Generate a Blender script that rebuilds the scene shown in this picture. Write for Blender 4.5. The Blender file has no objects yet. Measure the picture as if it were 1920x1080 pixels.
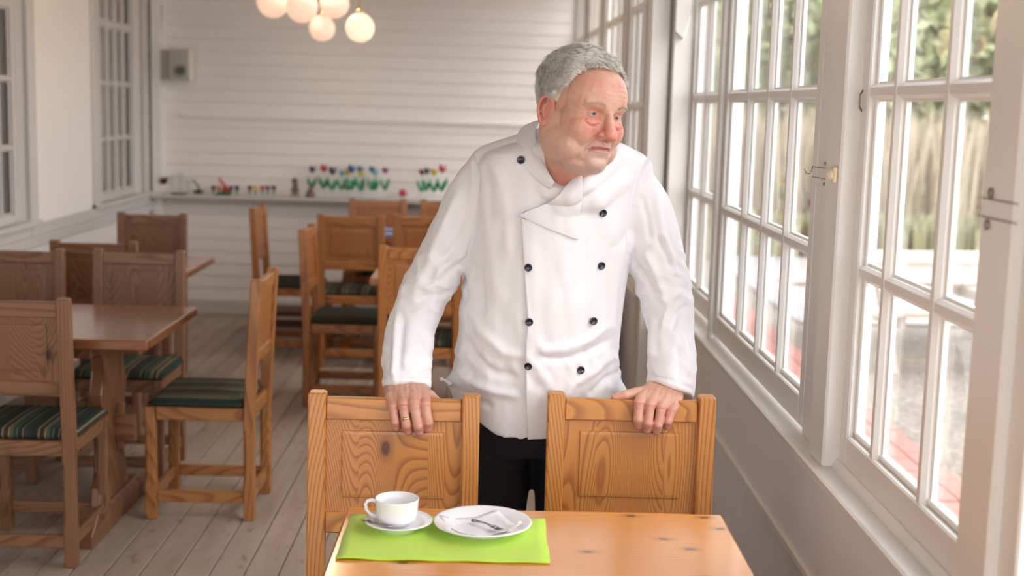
import bpy, bmesh, math, random
import numpy as np
from math import sin, cos, pi, radians, sqrt, exp
from mathutils import Vector, Matrix, noise
from mathutils.bvhtree import BVHTree

random.seed(7)
SC = bpy.context.scene
COL = SC.collection

# ---------------------------------------------------------------- camera
F_PX = 2450.0
EYE = 1.55
_y = Vector((-30, 345, -F_PX)).normalized()
_r = radians(1.4)
_z = Vector((sin(_r), cos(_r), 0)); _z = (_z - _z.dot(_y) * _y).normalized()
_x = _y.cross(_z)
CAM_ROT = Matrix((_x, _y, _z))            # camera axes seen from the world
cam_data = bpy.data.cameras.new('camera')
cam = bpy.data.objects.new('camera', cam_data)
COL.objects.link(cam)
cam.matrix_world = Matrix.Translation((0, 0, EYE)) @ CAM_ROT.to_4x4()
cam_data.sensor_width = 36
cam_data.lens = F_PX / 1920 * 36
cam_data.clip_start = 0.05
cam_data.dof.use_dof = True
cam_data.dof.focus_distance = 2.98
cam_data.dof.aperture_fstop = 3.0
SC.camera = cam

def at(px, py, Y):
    """world point at depth Y (metres down the room) on the sight line of a photo pixel"""
    d = CAM_ROT @ Vector(((px - 960) / F_PX, -(py - 540) / F_PX, -1))
    return Vector((0, 0, EYE)) + d * (Y / d.y)

# ---------------------------------------------------------------- world and light
world = bpy.data.worlds.new('world'); SC.world = world
world.use_nodes = True
wn = world.node_tree.nodes; wl = world.node_tree.links
wn.clear()
w_out = wn.new('ShaderNodeOutputWorld'); w_bg = wn.new('ShaderNodeBackground')
w_tc = wn.new('ShaderNodeTexCoord'); w_sep = wn.new('ShaderNodeSeparateXYZ'); w_ramp = wn.new('ShaderNodeValToRGB')
wl.new(w_tc.outputs['Generated'], w_sep.inputs[0]); wl.new(w_sep.outputs['Z'], w_ramp.inputs[0])
w_ramp.color_ramp.elements[0].color = (0.93, 0.93, 0.95, 1)
w_ramp.color_ramp.elements[1].color = (0.86, 0.92, 1.0, 1)
wl.new(w_ramp.outputs[0], w_bg.inputs[0]); wl.new(w_bg.outputs[0], w_out.inputs[0])
w_bg.inputs[1].default_value = 3.4

sun_d = bpy.data.lights.new('sun', 'SUN'); sun_d.energy = 1.2; sun_d.angle = radians(25); sun_d.color = (1, 0.96, 0.9)
sun = bpy.data.objects.new('sun', sun_d); COL.objects.link(sun)
sun.rotation_euler = (radians(20), radians(38), 0)

def portal(name, loc, rot, sx, sy):
    d = bpy.data.lights.new(name, 'AREA'); d.shape = 'RECTANGLE'; d.size = sx; d.size_y = sy
    d.cycles.is_portal = True
    o = bpy.data.objects.new(name, d); COL.objects.link(o); o.location = loc; o.rotation_euler = rot
    return o
portal('window_portal', (0.95, 1.6, 1.7), (0, radians(90), 0), 1.9, 8.0)
portal('window_portal', (0.72, 7.4, 1.7), (0, radians(90), 0), 1.9, 3.8)
portal('end_portal', (-0.85, -3.05, 1.5), (radians(90), 0, 0), 3.4, 2.4)

vs = SC.view_settings
SC.display_settings.display_device = 'sRGB'
vs.view_transform = 'Standard'; vs.look = 'None'; vs.exposure = 0.60; vs.gamma = 1.0; vs.use_curve_mapping = False
SC.cycles.max_bounces = 10; SC.cycles.diffuse_bounces = 6; SC.cycles.transparent_max_bounces = 24
SC.cycles.use_denoising = True
SC.cycles.caustics_reflective = False; SC.cycles.caustics_refractive = False
SC.cycles.sample_clamp_indirect = 6

# ---------------------------------------------------------------- helpers
def link(o, parent=None):
    COL.objects.link(o)
    if parent is not None:
        o.parent = parent
    return o

def tag(o, label=None, cat=None, group=None, kind=None):
    if label: o['label'] = label
    if cat: o['category'] = cat
    if group: o['group'] = group
    if kind: o['kind'] = kind
    return o

def empty(name, loc=(0, 0, 0), rz=0, parent=None):
    o = bpy.data.objects.new(name, None); link(o, parent)
    o.empty_display_size = 0.1
    o.location = loc; o.rotation_euler = (0, 0, rz)
    return o

class MB:
    """collects shapes into one mesh"""
    def __init__(s): s.bm = bmesh.new()
    def box(s, x0, x1, y0, y1, z0, z1, bev=0.0, M=None):
        vs_ = [s.bm.verts.new((x, y, z)) for x in (x0, x1) for y in (y0, y1) for z in (z0, z1)]
        fs = [s.bm.faces.new([vs_[i] for i in q]) for q in ((0, 1, 3, 2), (4, 6, 7, 5), (0, 4, 5, 1), (2, 3, 7, 6), (0, 2, 6, 4), (1, 5, 7, 3))]
        if bev > 0:
            ed = list({e for f in fs for e in f.edges})
            r = bmesh.ops.bevel(s.bm, geom=ed, offset=bev, segments=1, affect='EDGES')
            vs_ = list({v for f in r['faces'] for v in f.verts} | {v for v in vs_ if v.is_valid})
        if M is not None:
            for v in vs_:
                if v.is_valid: v.co = M @ v.co
        return s
    def prism(s, pts, a, b, axis='x', bev=0.0):
        """polygon pts (2D) pushed from a to b along axis"""
        def P(p, t):
            return {'x': (t, p[0], p[1]), 'y': (p[0], t, p[1]), 'z': (p[0], p[1], t)}[axis]
        lo = [s.bm.verts.new(P(p, a)) for p in pts]; hi = [s.bm.verts.new(P(p, b)) for p in pts]
        n = len(pts); fs = [s.bm.faces.new(lo), s.bm.faces.new(hi[::-1])]
        for i in range(n):
            fs.append(s.bm.faces.new((lo[i], hi[i], hi[(i + 1) % n], lo[(i + 1) % n])))
        if bev > 0:
            ed = list(set(fs[0].edges) | set(fs[1].edges))
            bmesh.ops.bevel(s.bm, geom=ed, offset=bev, segments=1, affect='EDGES')
        return s
    def lathe(s, prof, n=32, c=(0, 0, 0), M=None):
        """profile (r, z) spun round z"""
        rings = []
        for r, z in prof:
            if r < 1e-6:
                v = s.bm.verts.new((c[0], c[1], c[2] + z)); rings.append([v])
            else:
                rings.append([s.bm.verts.new((c[0] + r * cos(2 * pi * i / n), c[1] + r * sin(2 * pi * i / n), c[2] + z)) for i in range(n)])
        for A, B in zip(rings, rings[1:]):
            for i in range(n):
                j = (i + 1) % n
                q = [A[i % len(A)], A[j % len(A)], B[j % len(B)], B[i % len(B)]]
                u = []
                for v in q:
                    if v not in u: u.append(v)
                if len(u) > 2: s.bm.faces.new(u)
        if M is not None:
            for R in rings:
                for v in R: v.co = M @ v.co
        return s
    def tube(s, pts, rad, n=8, caps=True):
        pts = [Vector(p) for p in pts]
        if not hasattr(rad, '__len__'): rad = [rad] * len(pts)
        rings = []; up = Vector((0.13, 0.2, 1)).normalized(); prev = None
        for i, p in enumerate(pts):
            t = (pts[min(i + 1, len(pts) - 1)] - pts[max(i - 1, 0)]).normalized()
            if prev is None:
                a = t.cross(up)
                if a.length < 0.05: a = t.cross(Vector((1, 0, 0)))
            else:
                a = prev - t * prev.dot(t)
            a.normalize(); prev = a; b = t.cross(a)
            rings.append([s.bm.verts.new(p + (a * cos(2 * pi * k / n) + b * sin(2 * pi * k / n)) * rad[i]) for k in range(n)])
        for A, B in zip(rings, rings[1:]):
            for k in range(n):
                s.bm.faces.new((A[k], A[(k + 1) % n], B[(k + 1) % n], B[k]))
        if caps:
            s.bm.faces.new(rings[0][::-1]); s.bm.faces.new(rings[-1])
        return s
    def ball(s, c, r, sc=(1, 1, 1), u=16, v=10, M=None):
        m = Matrix.Translation(c) @ (M.to_4x4() if M else Matrix.Identity(4)) @ Matrix.Diagonal((r * sc[0], r * sc[1], r * sc[2], 1))
        bmesh.ops.create_uvsphere(s.bm, u_segments=u, v_segments=v, radius=1, matrix=m)
        return s
    def mesh(s, name, m, smooth=False):
        bmesh.ops.recalc_face_normals(s.bm, faces=s.bm.faces)
        me = bpy.data.meshes.new(name); s.bm.to_mesh(me); s.bm.free()
        if m is not None: me.materials.append(m)
        if smooth:
            for p in me.polygons: p.use_smooth = True
        return me
    def build(s, name, m, parent=None, smooth=False, loc=None, rot=None):
        o = bpy.data.objects.new(name, s.mesh(name, m, smooth)); link(o, parent)
        if loc is not None: o.location = loc
        if rot is not None: o.rotation_euler = rot
        return o

def inst(name, me, parent=None, loc=(0, 0, 0), rot=(0, 0, 0), scale=None, color=None):
    o = bpy.data.objects.new(name, me); link(o, parent); o.location = loc; o.rotation_euler = rot
    if scale is not None: o.scale = scale
    if color is not None: o.color = color
    return o

def copy_tree(o, parent=None):
    c = o.copy(); COL.objects.link(c)
    if parent is not None: c.parent = parent
    for ch in list(o.children): copy_tree(ch, c)
    return c

# ---------------------------------------------------------------- materials
MATS = {}
class NT:
    def __init__(s, name):
        s.m = bpy.data.materials.new(name); s.m.use_nodes = True
        s.t = s.m.node_tree; s.n = s.t.nodes; s.l = s.t.links
        s.b = s.n['Principled BSDF']
    def new(s, t, **k):
        n = s.n.new('ShaderNode' + t)
        for a, b in k.items(): setattr(n, a, b)
        return n
    def lk(s, a, b): s.l.new(a, b)
    def math(s, op, a, b=None, c=None):
        n = s.new('Math', operation=op)
        for i, v in enumerate((a, b, c)):
            if v is None: continue
            if isinstance(v, (int, float)): n.inputs[i].default_value = v
            else: s.lk(v, n.inputs[i])
        return n.outputs[0]
    def mix(s, f, a, b, mode='MIX'):
        n = s.new('MixRGB', blend_type=mode)
        for i, v in enumerate((f, a, b)):
            if isinstance(v, (int, float)): n.inputs[i].default_value = v
            elif isinstance(v, (tuple, list)): n.inputs[i].default_value = tuple(v) + (1,) * (4 - len(v))
            else: s.lk(v, n.inputs[i])
        return n.outputs[0]
    def ramp(s, f, stops, interp='LINEAR'):
        n = s.new('ValToRGB'); cr = n.color_ramp; cr.interpolation = interp
        while len(cr.elements) < len(stops): cr.elements.new(0.5)
        for e, (p, c) in zip(cr.elements, stops):
            e.position = p; e.color = (c, c, c, 1) if isinstance(c, (int, float)) else tuple(c) + (1,)
        s.lk(f, n.inputs[0]); return n.outputs[0]
    def noise(s, vec, scale, detail=2, rough=0.5, dist=0.0):
        n = s.new('TexNoise'); n.inputs['Scale'].default_value = scale; n.inputs['Detail'].default_value = detail
        n.inputs['Roughness'].default_value = rough; n.inputs['Distortion'].default_value = dist
        if vec is not None: s.lk(vec, n.inputs['Vector'])
        return n.outputs['Fac']
    def bump(s, h, strength=0.3, dist=0.01):
        n = s.new('Bump'); n.inputs['Strength'].default_value = strength; n.inputs['Distance'].default_value = dist
        s.lk(h, n.inputs['Height']); s.lk(n.outputs[0], s.b.inputs['Normal']); return n
    def vec(s, scale=(1, 1, 1), offs=None, kind='Object'):
        tc = s.new('TexCoord'); v = s.new('VectorMath', operation='MULTIPLY')
        src = tc.outputs[kind]
        if offs is not None:
            a = s.new('VectorMath', operation='ADD'); s.lk(src, a.inputs[0]); s.lk(offs, a.inputs[1]); src = a.outputs[0]
        s.lk(src, v.inputs[0]); v.inputs[1].default_value = scale
        return v.outputs[0]
    def objrand(s, k=40.0):
        oi = s.new('ObjectInfo'); m = s.math('MULTIPLY', oi.outputs['Random'], k)
        c = s.new('CombineXYZ'); s.lk(m, c.inputs[0]); s.lk(m, c.inputs[1]); s.lk(m, c.inputs[2])
        return c.outputs[0], oi

def lin(r, g, b):
    f = lambda c: ((c / 255 + 0.055) / 1.055) ** 2.4 if c > 10 else c / 255 / 12.92
    return (f(r), f(g), f(b))

def plain(name, col, rough=0.5, metal=0.0, noise_amt=0.0, scale=8, bump=0.0, bscale=60, coat=0.0, spec=None, sheen=0.0):
    if name in MATS: return MATS[name]
    t = NT(name); t.b.inputs['Roughness'].default_value = rough; t.b.inputs['Metallic'].default_value = metal
    t.b.inputs['Coat Weight'].default_value = coat
    if spec is not None: t.b.inputs['Specular IOR Level'].default_value = spec
    if sheen: t.b.inputs['Sheen Weight'].default_value = sheen
    v = t.vec()
    n = t.noise(v, scale, 4, 0.6)
    c = t.mix(n, [x * (1 - noise_amt) for x in col], [min(1, x * (1 + noise_amt)) for x in col])
    t.lk(c, t.b.inputs['Base Color'])
    if bump: t.bump(t.noise(v, bscale, 3), bump, 0.004)
    MATS[name] = t.m; return t.m

def pine(axis, kind='std'):
    """varnished pine with growth rings running along the given local axis"""
    key = 'pine_%s_%s' % (axis, kind)
    if key in MATS: return MATS[key]
    t = NT(key)
    off, oi = t.objrand(37.0)
    ai = 'xyz'.index(axis)
    tc = t.new('TexCoord'); src = tc.outputs['Object']
    sp = t.new('SeparateXYZ'); t.lk(src, sp.inputs[0])
    other = [i for i in range(3) if i != ai]
    across = sp.outputs[other[0]]
    vo = off
    if kind in ('stave', 'top'):
        # glued staves: each takes its own cut of the tree
        w = 0.078 if kind == 'stave' else 0.115
        st = t.math('FLOOR', t.math('DIVIDE', across if kind == 'stave' else sp.outputs[other[0]], w))
        st2 = t.math('MULTIPLY', st, 3.713)
        cb = t.new('CombineXYZ')
        for k in range(3): t.lk(st2, cb.inputs[k])
        ad = t.new('VectorMath', operation='ADD'); t.lk(off, ad.inputs[0]); t.lk(cb.outputs[0], ad.inputs[1]); vo = ad.outputs[0]
    sc = [5.0, 5.0, 5.0]; sc[ai] = 1.0
    if kind == 'top': sc = [7.0, 7.0, 7.0]; sc[ai] = 1.0
    m = t.new('VectorMath', operation='MULTIPLY'); t.lk(src, m.inputs[0]); m.inputs[1].default_value = sc
    a2 = t.new('VectorMath', operation='ADD'); t.lk(m.outputs[0], a2.inputs[0]); t.lk(vo, a2.inputs[1])
    big = t.noise(a2.outputs[0], 1.0, 0.6, 0.4)
    # knots
    ks = [7.0, 7.0, 7.0]; ks[ai] = 4.0
    if kind == 'top': ks = [9.0, 9.0, 9.0]; ks[ai] = 5.0
    mk = t.new('VectorMath', operation='MULTIPLY'); t.lk(src, mk.inputs[0]); mk.inputs[1].default_value = ks
    ak = t.new('VectorMath', operation='ADD'); t.lk(mk.outputs[0], ak.inputs[0]); t.lk(off, ak.inputs[1])
    vo_ = t.new('TexVoronoi'); vo_.inputs['Scale'].default_value = 1.0; vo_.inputs['Randomness'].default_value = 1.0
    t.lk(ak.outputs[0], vo_.inputs['Vector'])
    if kind == 'top': vo_.voronoi_dimensions = '2D'
    kd = vo_.outputs['Distance']
    swirl = t.math('MULTIPLY', t.math('POWER', 2.718, t.math('MULTIPLY', kd, -7.0)), 1.3)
    ph = t.math('ADD', t.math('MULTIPLY', big, (84.0 if kind == 'stave' else 26.0) if kind != 'top' else 16.0), t.math('MULTIPLY', across, 60.0 if kind == 'stave' else 120.0))
    ph = t.math('ADD', ph, swirl)
    fr = t.math('FRACT', ph)
    ring = t.ramp(fr, [(0.0, 0.0), (0.50, 0.15), (0.82, 1.0), (0.90, 0.9), (1.0, 0.0)])
    fs = [180.0, 180.0, 180.0]; fs[ai] = 6.0
    mf = t.new('VectorMath', operation='MULTIPLY'); t.lk(src, mf.inputs[0]); mf.inputs[1].default_value = fs
    fine = t.noise(mf.outputs[0], 1.0, 3, 0.6)
    light = (0.66, 0.31, 0.088); dark = (0.30, 0.10, 0.022)
    amt = 0.8
    if kind == 'top': light = (0.76, 0.33, 0.085); dark = (0.58, 0.20, 0.04); amt = 0.5
    c = t.mix(t.math('MULTIPLY', ring, amt), light, dark)
    c = t.mix(t.math('MULTIPLY', fine, 0.30), c, (0.48, 0.19, 0.05), 'MIX')
    if kind in ('stave', 'top'):
        wn_ = t.new('TexWhiteNoise', noise_dimensions='1D'); t.lk(st2, wn_.inputs['W'])
        c = t.mix(t.math('MULTIPLY', wn_.outputs['Value'], 0.35), c, t.mix(1.0, c, (0.75, 0.62, 0.5), 'MULTIPLY'))
    kt = 0.05 if kind != 'top' else 0.030
    km = t.ramp(kd, [(0.0, 1.0), (kt, 1.0), (kt + 0.035, 0.35), (kt + 0.12, 0.0)])
    rk = t.new('SeparateXYZ'); t.lk(vo_.outputs['Color'], rk.inputs[0])
    sel = t.math('GREATER_THAN', rk.outputs[0], 0.55 if kind != 'top' else 0.3)
    c = t.mix(t.math('MULTIPLY', km, sel), c, (0.14, 0.04, 0.012))
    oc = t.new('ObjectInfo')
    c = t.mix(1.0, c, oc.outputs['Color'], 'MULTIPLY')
    t.lk(c, t.b.inputs['Base Color'])
    t.b.inputs['Roughness'].default_value = 0.36 if kind != 'top' else 0.22
    t.b.inputs['Coat Weight'].default_value = 0.15 if kind != 'top' else 0.6
    t.b.inputs['Coat Roughness'].default_value = 0.25 if kind != 'top' else 0.12
    h = t.math('ADD', t.math('MULTIPLY', ring, -0.6), t.math('MULTIPLY', fine, 0.4))
    t.bump(h, 0.10 if kind != 'top' else 0.04, 0.0008)
    MATS[key] = t.m; return t.m

def paint(name, col, rough=0.45, dirt=0.12, streak=None):
    if name in MATS: return MATS[name]
    t = NT(name)
    off, oi = t.objrand(11.0)
    v = t.vec((1, 1, 1) if streak is None else streak, None)
    a = t.new('VectorMath', operation='ADD'); t.lk(v, a.inputs[0]); t.lk(off, a.inputs[1])
    n = t.noise(a.outputs[0], 5, 5, 0.6)
    n2 = t.noise(a.outputs[0], 60, 4, 0.65)
    c = t.mix(t.math('MULTIPLY', n, dirt * 2), col, [x * 0.72 for x in col])
    spots = t.ramp(n2, [(0.0, 1.0), (0.26, 1.0), (0.31, 0.0), (1, 0.0)])
    c = t.mix(t.math('MULTIPLY', spots, dirt * 2.5), c, [x * 0.45 for x in col])
    t.lk(c, t.b.inputs['Base Color']); t.b.inputs['Roughness'].default_value = rough
    t.bump(t.math('ADD', n2, n), 0.12, 0.003)
    MATS[name] = t.m; return t.m

def glass_mat(name='window_glass', tint=(1, 1, 1), warp=True):
    if name in MATS: return MATS[name]
    t = NT(name); t.n.remove(t.b)
    out = t.n['Material Output']
    tr = t.new('BsdfTransparent'); tr.inputs[0].default_value = tuple(tint) + (1,)
    gl = t.new('BsdfGlossy'); gl.inputs['Roughness'].default_value = 0.02
    fr = t.new('Fresnel'); fr.inputs['IOR'].default_value = 1.5
    gm = t.new('NewGeometry'); ior = t.math('MULTIPLY_ADD', gm.outputs['Backfacing'], 1 / 1.5 - 1.5, 1.5); t.lk(ior, fr.inputs['IOR'])
    f2 = fr.outputs[0]
    bp = t.new('Bump'); bp.inputs['Strength'].default_value = 0.15; bp.inputs['Distance'].default_value = 0.004
    v = t.vec((3, 3, 1.2)); t.lk(t.noise(v, 2.0, 1), bp.inputs['Height']); t.lk(bp.outputs[0], gl.inputs['Normal'])
    mx = t.new('MixShader'); t.lk(f2, mx.inputs[0]); t.lk(tr.outputs[0], mx.inputs[1]); t.lk(gl.outputs[0], mx.inputs[2])
    t.lk(mx.outputs[0], out.inputs['Surface'])
    MATS[name] = t.m; return t.m

def stripes_mat(name, plainish=False):
    """woven striped seat cover, stripes along local y"""
    if name in MATS: return MATS[name]
    t = NT(name)
    tc = t.new('TexCoord'); sp = t.new('SeparateXYZ'); t.lk(tc.outputs['Object'], sp.inputs[0])
    ph = t.math('FRACT', t.math('DIVIDE', t.math('ADD', sp.outputs[0], 1.03), 0.118))
    G = (0.024, 0.038, 0.030); L = (0.085, 0.115, 0.075); T = (0.30, 0.24, 0.14); B = (0.06, 0.038, 0.022); K = (0.012, 0.016, 0.014)
    if plainish:
        G = (0.020, 0.024, 0.015); L = (0.026, 0.030, 0.020); T = (0.035, 0.036, 0.024); B = G; K = (0.012, 0.016, 0.01)
    st = [(0.0, G), (0.13, K), (0.16, G), (0.27, T), (0.315, B), (0.45, T), (0.49, L), (0.60, G), (0.66, L), (0.72, K), (0.755, G), (0.84, T), (0.865, G), (0.92, B)]
    c = t.ramp(ph, st, 'CONSTANT')
    v = t.vec((1, 1, 1)); n = t.noise(v, 220, 3, 0.7)
    c = t.mix(t.math('MULTIPLY', n, 0.3), c, (0.025, 0.03, 0.02))
    t.lk(c, t.b.inputs['Base Color']); t.b.inputs['Roughness'].default_value = 0.85; t.b.inputs['Specular IOR Level'].default_value = 0.25
    t.bump(n, 0.35, 0.002)
    MATS[name] = t.m; return t.m
# ================================================================ THE SETTING
M_WALL = paint('white_wall_paint', (0.87, 0.835, 0.79), 0.5, 0.05)
M_SIDING = paint('siding_paint', (0.86, 0.825, 0.785), 0.42, 0.05, (0.4, 1, 3))
M_TRIM = paint('trim_paint', (0.82, 0.80, 0.76), 0.34, 0.10, (1, 1, 0.35))
M_GREYTRIM = paint('grey_trim_paint', (0.60, 0.585, 0.56), 0.4, 0.10)
M_GLASS = glass_mat()
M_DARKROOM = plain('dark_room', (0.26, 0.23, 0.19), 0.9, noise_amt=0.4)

# floor: one plank after the other, running down the room
def plank_mat():
    t = NT('weathered_plank')
    off, oi = t.objrand(23.0)
    tc = t.new('TexCoord')
    def sv(s):
        m = t.new('VectorMath', operation='MULTIPLY'); t.lk(tc.outputs['Object'], m.inputs[0]); m.inputs[1].default_value = s
        a = t.new('VectorMath', operation='ADD'); t.lk(m.outputs[0], a.inputs[0]); t.lk(off, a.inputs[1]); return a.outputs[0]
    g = t.noise(sv((30, 1.6, 8)), 1.0, 5, 0.65)
    w = t.noise(sv((5, 1.2, 5)), 1.0, 4, 0.6)
    sc_ = t.noise(sv((26, 9, 8)), 1.0, 4, 0.7)
    c = t.mix(g, (0.185, 0.125, 0.09), (0.44, 0.345, 0.275))
    c = t.mix(t.ramp(w, [(0.35, 0.0), (0.62, 0.75)]), c, (0.43, 0.345, 0.28))
    c = t.mix(t.ramp(sc_, [(0.60, 0.0), (0.70, 0.75)]), c, (0.13, 0.09, 0.065))
    r = t.math('MULTIPLY', oi.outputs['Random'], 0.22)
    c = t.mix(r, c, (0.42, 0.32, 0.245))
    t.lk(c, t.b.inputs['Base Color'])
    t.b.inputs['Roughness'].default_value = 0.55
    t.bump(t.math('ADD', g, sc_), 0.25, 0.002)
    return t.m
M_PLANK = plank_mat()
M_GAP = plain('plank_gap_dark', (0.12, 0.09, 0.07), 0.9)
floor = MB().box(-2.6, 1.0, -3.2, 9.6, -0.12, -0.026).build('floor', M_GAP); tag(floor, kind='structure')
PW = 0.112
pm = {}
x = -2.47; i = 0
while x < 0.82:
    y = -3.1 + (i * 1.37) % 2.2 - 2.0
    while y < 9.4:
        L = 3.3
        y0, y1 = max(y, -3.1), min(y + L, 9.38)
        if y1 - y0 > 0.1:
            key = round(y1 - y0, 2)
            if key not in pm: pm[key] = MB().box(-PW / 2 + 0.0022, PW / 2 - 0.0022, 0, y1 - y0 - 0.002, -0.026, 0.0, 0.002).mesh('floor_board', M_PLANK)
            inst('floor_board', pm[key], floor, (x + PW / 2, y0, random.uniform(-0.0008, 0.0004)))
        y += L
    x += PW; i += 1

# ceiling out of view, its tan chosen dark to dim the upper walls
ceiling = MB().box(-2.6, 1.0, -3.2, 9.6, 2.78, 2.86).build('ceiling', paint('dimming_ceiling_tan', (0.50, 0.42, 0.34), 0.5, 0.1)); tag(ceiling, kind='structure')

# far wall of horizontal boards
wall_back = MB().box(-2.6, 0.9, 9.33, 9.5, -0.1, 2.8).build('wall_back', M_WALL); tag(wall_back, kind='structure')
BH = 0.088
bmesh_ = MB().prism([(0, 0), (-0.009, 0.001), (-0.011, 0.004), (-0.004, BH - 0.001), (0, BH - 0.001)], -2.42, 0.62, 'x')
sb = bmesh_.mesh('wall_board', M_SIDING)
k = 0
z = 0.10
while z < 2.74:
    if not (0.85 < z + BH / 2 < 0.89):
        inst('wall_board', sb, wall_back, (0, 9.33, z))
    z += BH
MB().box(-2.42, 0.62, 9.295, 9.33, 0, 0.10, 0.004).build('baseboard_back', M_GREYTRIM, wall_back)
MB().box(-2.22, 0.62, 9.292, 9.33, 1.395, 1.425, 0.006).build('picture_rail', M_SIDING, wall_back)
# the long shelf and the apron under it
shelf = MB().box(-2.40, 0.60, 9.13, 9.33, 0.842, 0.868, 0.004).box(-2.40, 0.60, 9.27, 9.33, 0.795, 0.842, 0.003).build('shelf_back', M_GREYTRIM, wall_back)
# corner trim
MB().box(-2.40, -2.335, 9.22, 9.33, 0.0, 2.78, 0.004).build('corner_trim', M_TRIM, wall_back)

# left wall: inner house wall with tall sash windows
wall_left = MB().box(-2.62, -2.42, -3.2, 4.2, -0.1, 2.8).box(-2.62, -2.42, 4.2, 9.5, -0.1, 0.86).box(-2.62, -2.42, 4.2, 9.5, 2.42, 2.8)
WL = [(8.02, 9.02), (5.86, 6.80), (4.3, 5.2)]
prev = 4.2
for a, b in sorted(WL):
    wall_left.box(-2.62, -2.42, prev, a, 0.86, 2.42); prev = b
wall_left.box(-2.62, -2.42, prev, 9.5, 0.86, 2.42)
wall_left = wall_left.build('wall_left', M_WALL); tag(wall_left, kind='structure')
MB().box(-2.42, -2.385, 4.0, 9.3, 0.745, 0.80, 0.004).box(-2.42, -2.40, 4.0, 9.3, 0.80, 0.862, 0.003).build('dado_rail', M_GREYTRIM, wall_left)
lm = MB().prism([(0, 0), (0.009, 0.001), (0.011, 0.004), (0.004, 0.116), (0, 0.116)], 4.0, 9.3, 'y').mesh('wall_board', M_SIDING)
for k in range(6): inst('wall_board', lm, wall_left, (-2.42, 0, 0.03 + k * 0.118))
# dark rooms behind the left windows
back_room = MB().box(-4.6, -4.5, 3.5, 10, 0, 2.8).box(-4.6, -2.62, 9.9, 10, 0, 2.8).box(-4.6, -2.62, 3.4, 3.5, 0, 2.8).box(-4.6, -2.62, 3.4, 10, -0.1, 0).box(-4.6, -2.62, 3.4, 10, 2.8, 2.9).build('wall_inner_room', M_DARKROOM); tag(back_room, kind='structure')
M_CURT = plain('sheer_curtain', (0.66, 0.62, 0.56), 0.9, noise_amt=0.2)

def curtain(name, x, y0, y1, z0, z1, m, parent):
    b = MB(); n = 60; A = []; B = []
    for i in range(n + 1):
        t = i / n; yy = y0 + (y1 - y0) * t; xx = x + 0.022 * sin(t * 34) + 0.01 * sin(t * 77)
        A.append(b.bm.verts.new((xx, yy, z0))); B.append(b.bm.verts.new((xx, yy, z1)))
    for i in range(n): b.bm.faces.new((A[i], A[i + 1], B[i + 1], B[i]))
    o = b.build(name, m, parent, True)
    md = o.modifiers.new('thick', 'SOLIDIFY'); md.thickness = 0.003
    return o

wcount = [0]
def window(x, y0, y1, z0, z1, cols, rows, sgn=1, stile=0.05, mun=0.030, depth=0.04, mt=None, name='window', parent=None, top_sill=None, thick_row=None, bottom=None, toprail=None):
    """casement in the plane x=const; cols/rows = centre lines of the glazing bars; sgn=+1: room on the -x side"""
    mt = mt or M_TRIM
    wcount[0] += 1
    w = empty('%s_%d' % (name, wcount[0]), (x, 0, 0), 0, parent); tag(w, kind='structure')
    b = stile if bottom is None else bottom
    tr = stile if toprail is None else toprail
    xa, xb = (0, depth) if sgn > 0 else (-depth, 0)
    MB().box(xa, xb, y0, y0 + stile, z0, z1, 0.004).build('stile', mt, w)
    MB().box(xa, xb, y1 - stile, y1, z0, z1, 0.004).build('stile', mt, w)
    MB().box(xa, xb, y0 + stile, y1 - stile, z0, z0 + b, 0.004).build('rail', mt, w)
    MB().box(xa, xb, y0 + stile, y1 - stile, z1 - tr, z1, 0.004).build('rail', mt, w)
    rp = 0.010 * sgn
    gx = (xa + xb) / 2 + 0.006 * sgn
    def bar(p, horizontal, wd=mun):
        # moulded bar: broad shoulders at the glass, narrow nose to the room
        ns = (0.0035 if horizontal else 0.002) * sgn
        q = [(-wd / 2 - .006, gx + .004 * sgn), (-wd / 2 - .006, gx - .006 * sgn), (-wd / 2, gx - .008 * sgn), (-wd / 2, gx - .014 * sgn), (-wd * .28, ns), (wd * .28, ns), (wd / 2, gx - .014 * sgn), (wd / 2, gx - .008 * sgn), (wd / 2 + .006, gx - .006 * sgn), (wd / 2 + .006, gx + .004 * sgn)]
        o = MB()
        if horizontal:
            o.prism([(xx, p + t_) for t_, xx in q], y0 + stile, y1 - stile, 'y')
        else:
            o.prism([(xx, p + t_) for t_, xx in q], z0 + b, z1 - tr, 'z')
        return o.build('glazing_bar', mt, w)
    for c in cols: bar(c, False)
    for r in rows: bar(r, True, mun * (2.2 if thick_row is not None and abs(r - thick_row) < 1e-6 else 1))
    # putty bead round the lights
    yy = [y0 + stile] + sorted(cols) + [y1 - stile]; zz = [z0 + b] + sorted(rows) + [z1 - tr]
    mp = {}
    for i in range(len(yy) - 1):
        for j in range(len(zz) - 1):
            a = (round(yy[i + 1] - yy[i], 3), round(zz[j + 1] - zz[j], 3))
            if a not in mp: mp[a] = MB().box(-0.0012, 0.0012, 0, a[0], 0, a[1]).mesh('pane', M_GLASS)
            inst('pane', mp[a], w, (gx, yy[i], zz[j]))
    e = 0.012
    bd = MB()
    for s0, s1, u0, u1 in ((y0 + stile, y1 - stile, z0 + b, z0 + b + e), (y0 + stile, y1 - stile, z1 - tr - e, z1 - tr), (y0 + stile, y0 + stile + e, z0 + b, z1 - tr), (y1 - stile - e, y1 - stile, z0 + b, z1 - tr)):
        bd.box(min(gx, gx - .012 * sgn), max(gx, gx - .012 * sgn), s0, s1, u0, u1, 0.003)
    bd.build('bead', mt, w)
    return w

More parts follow.
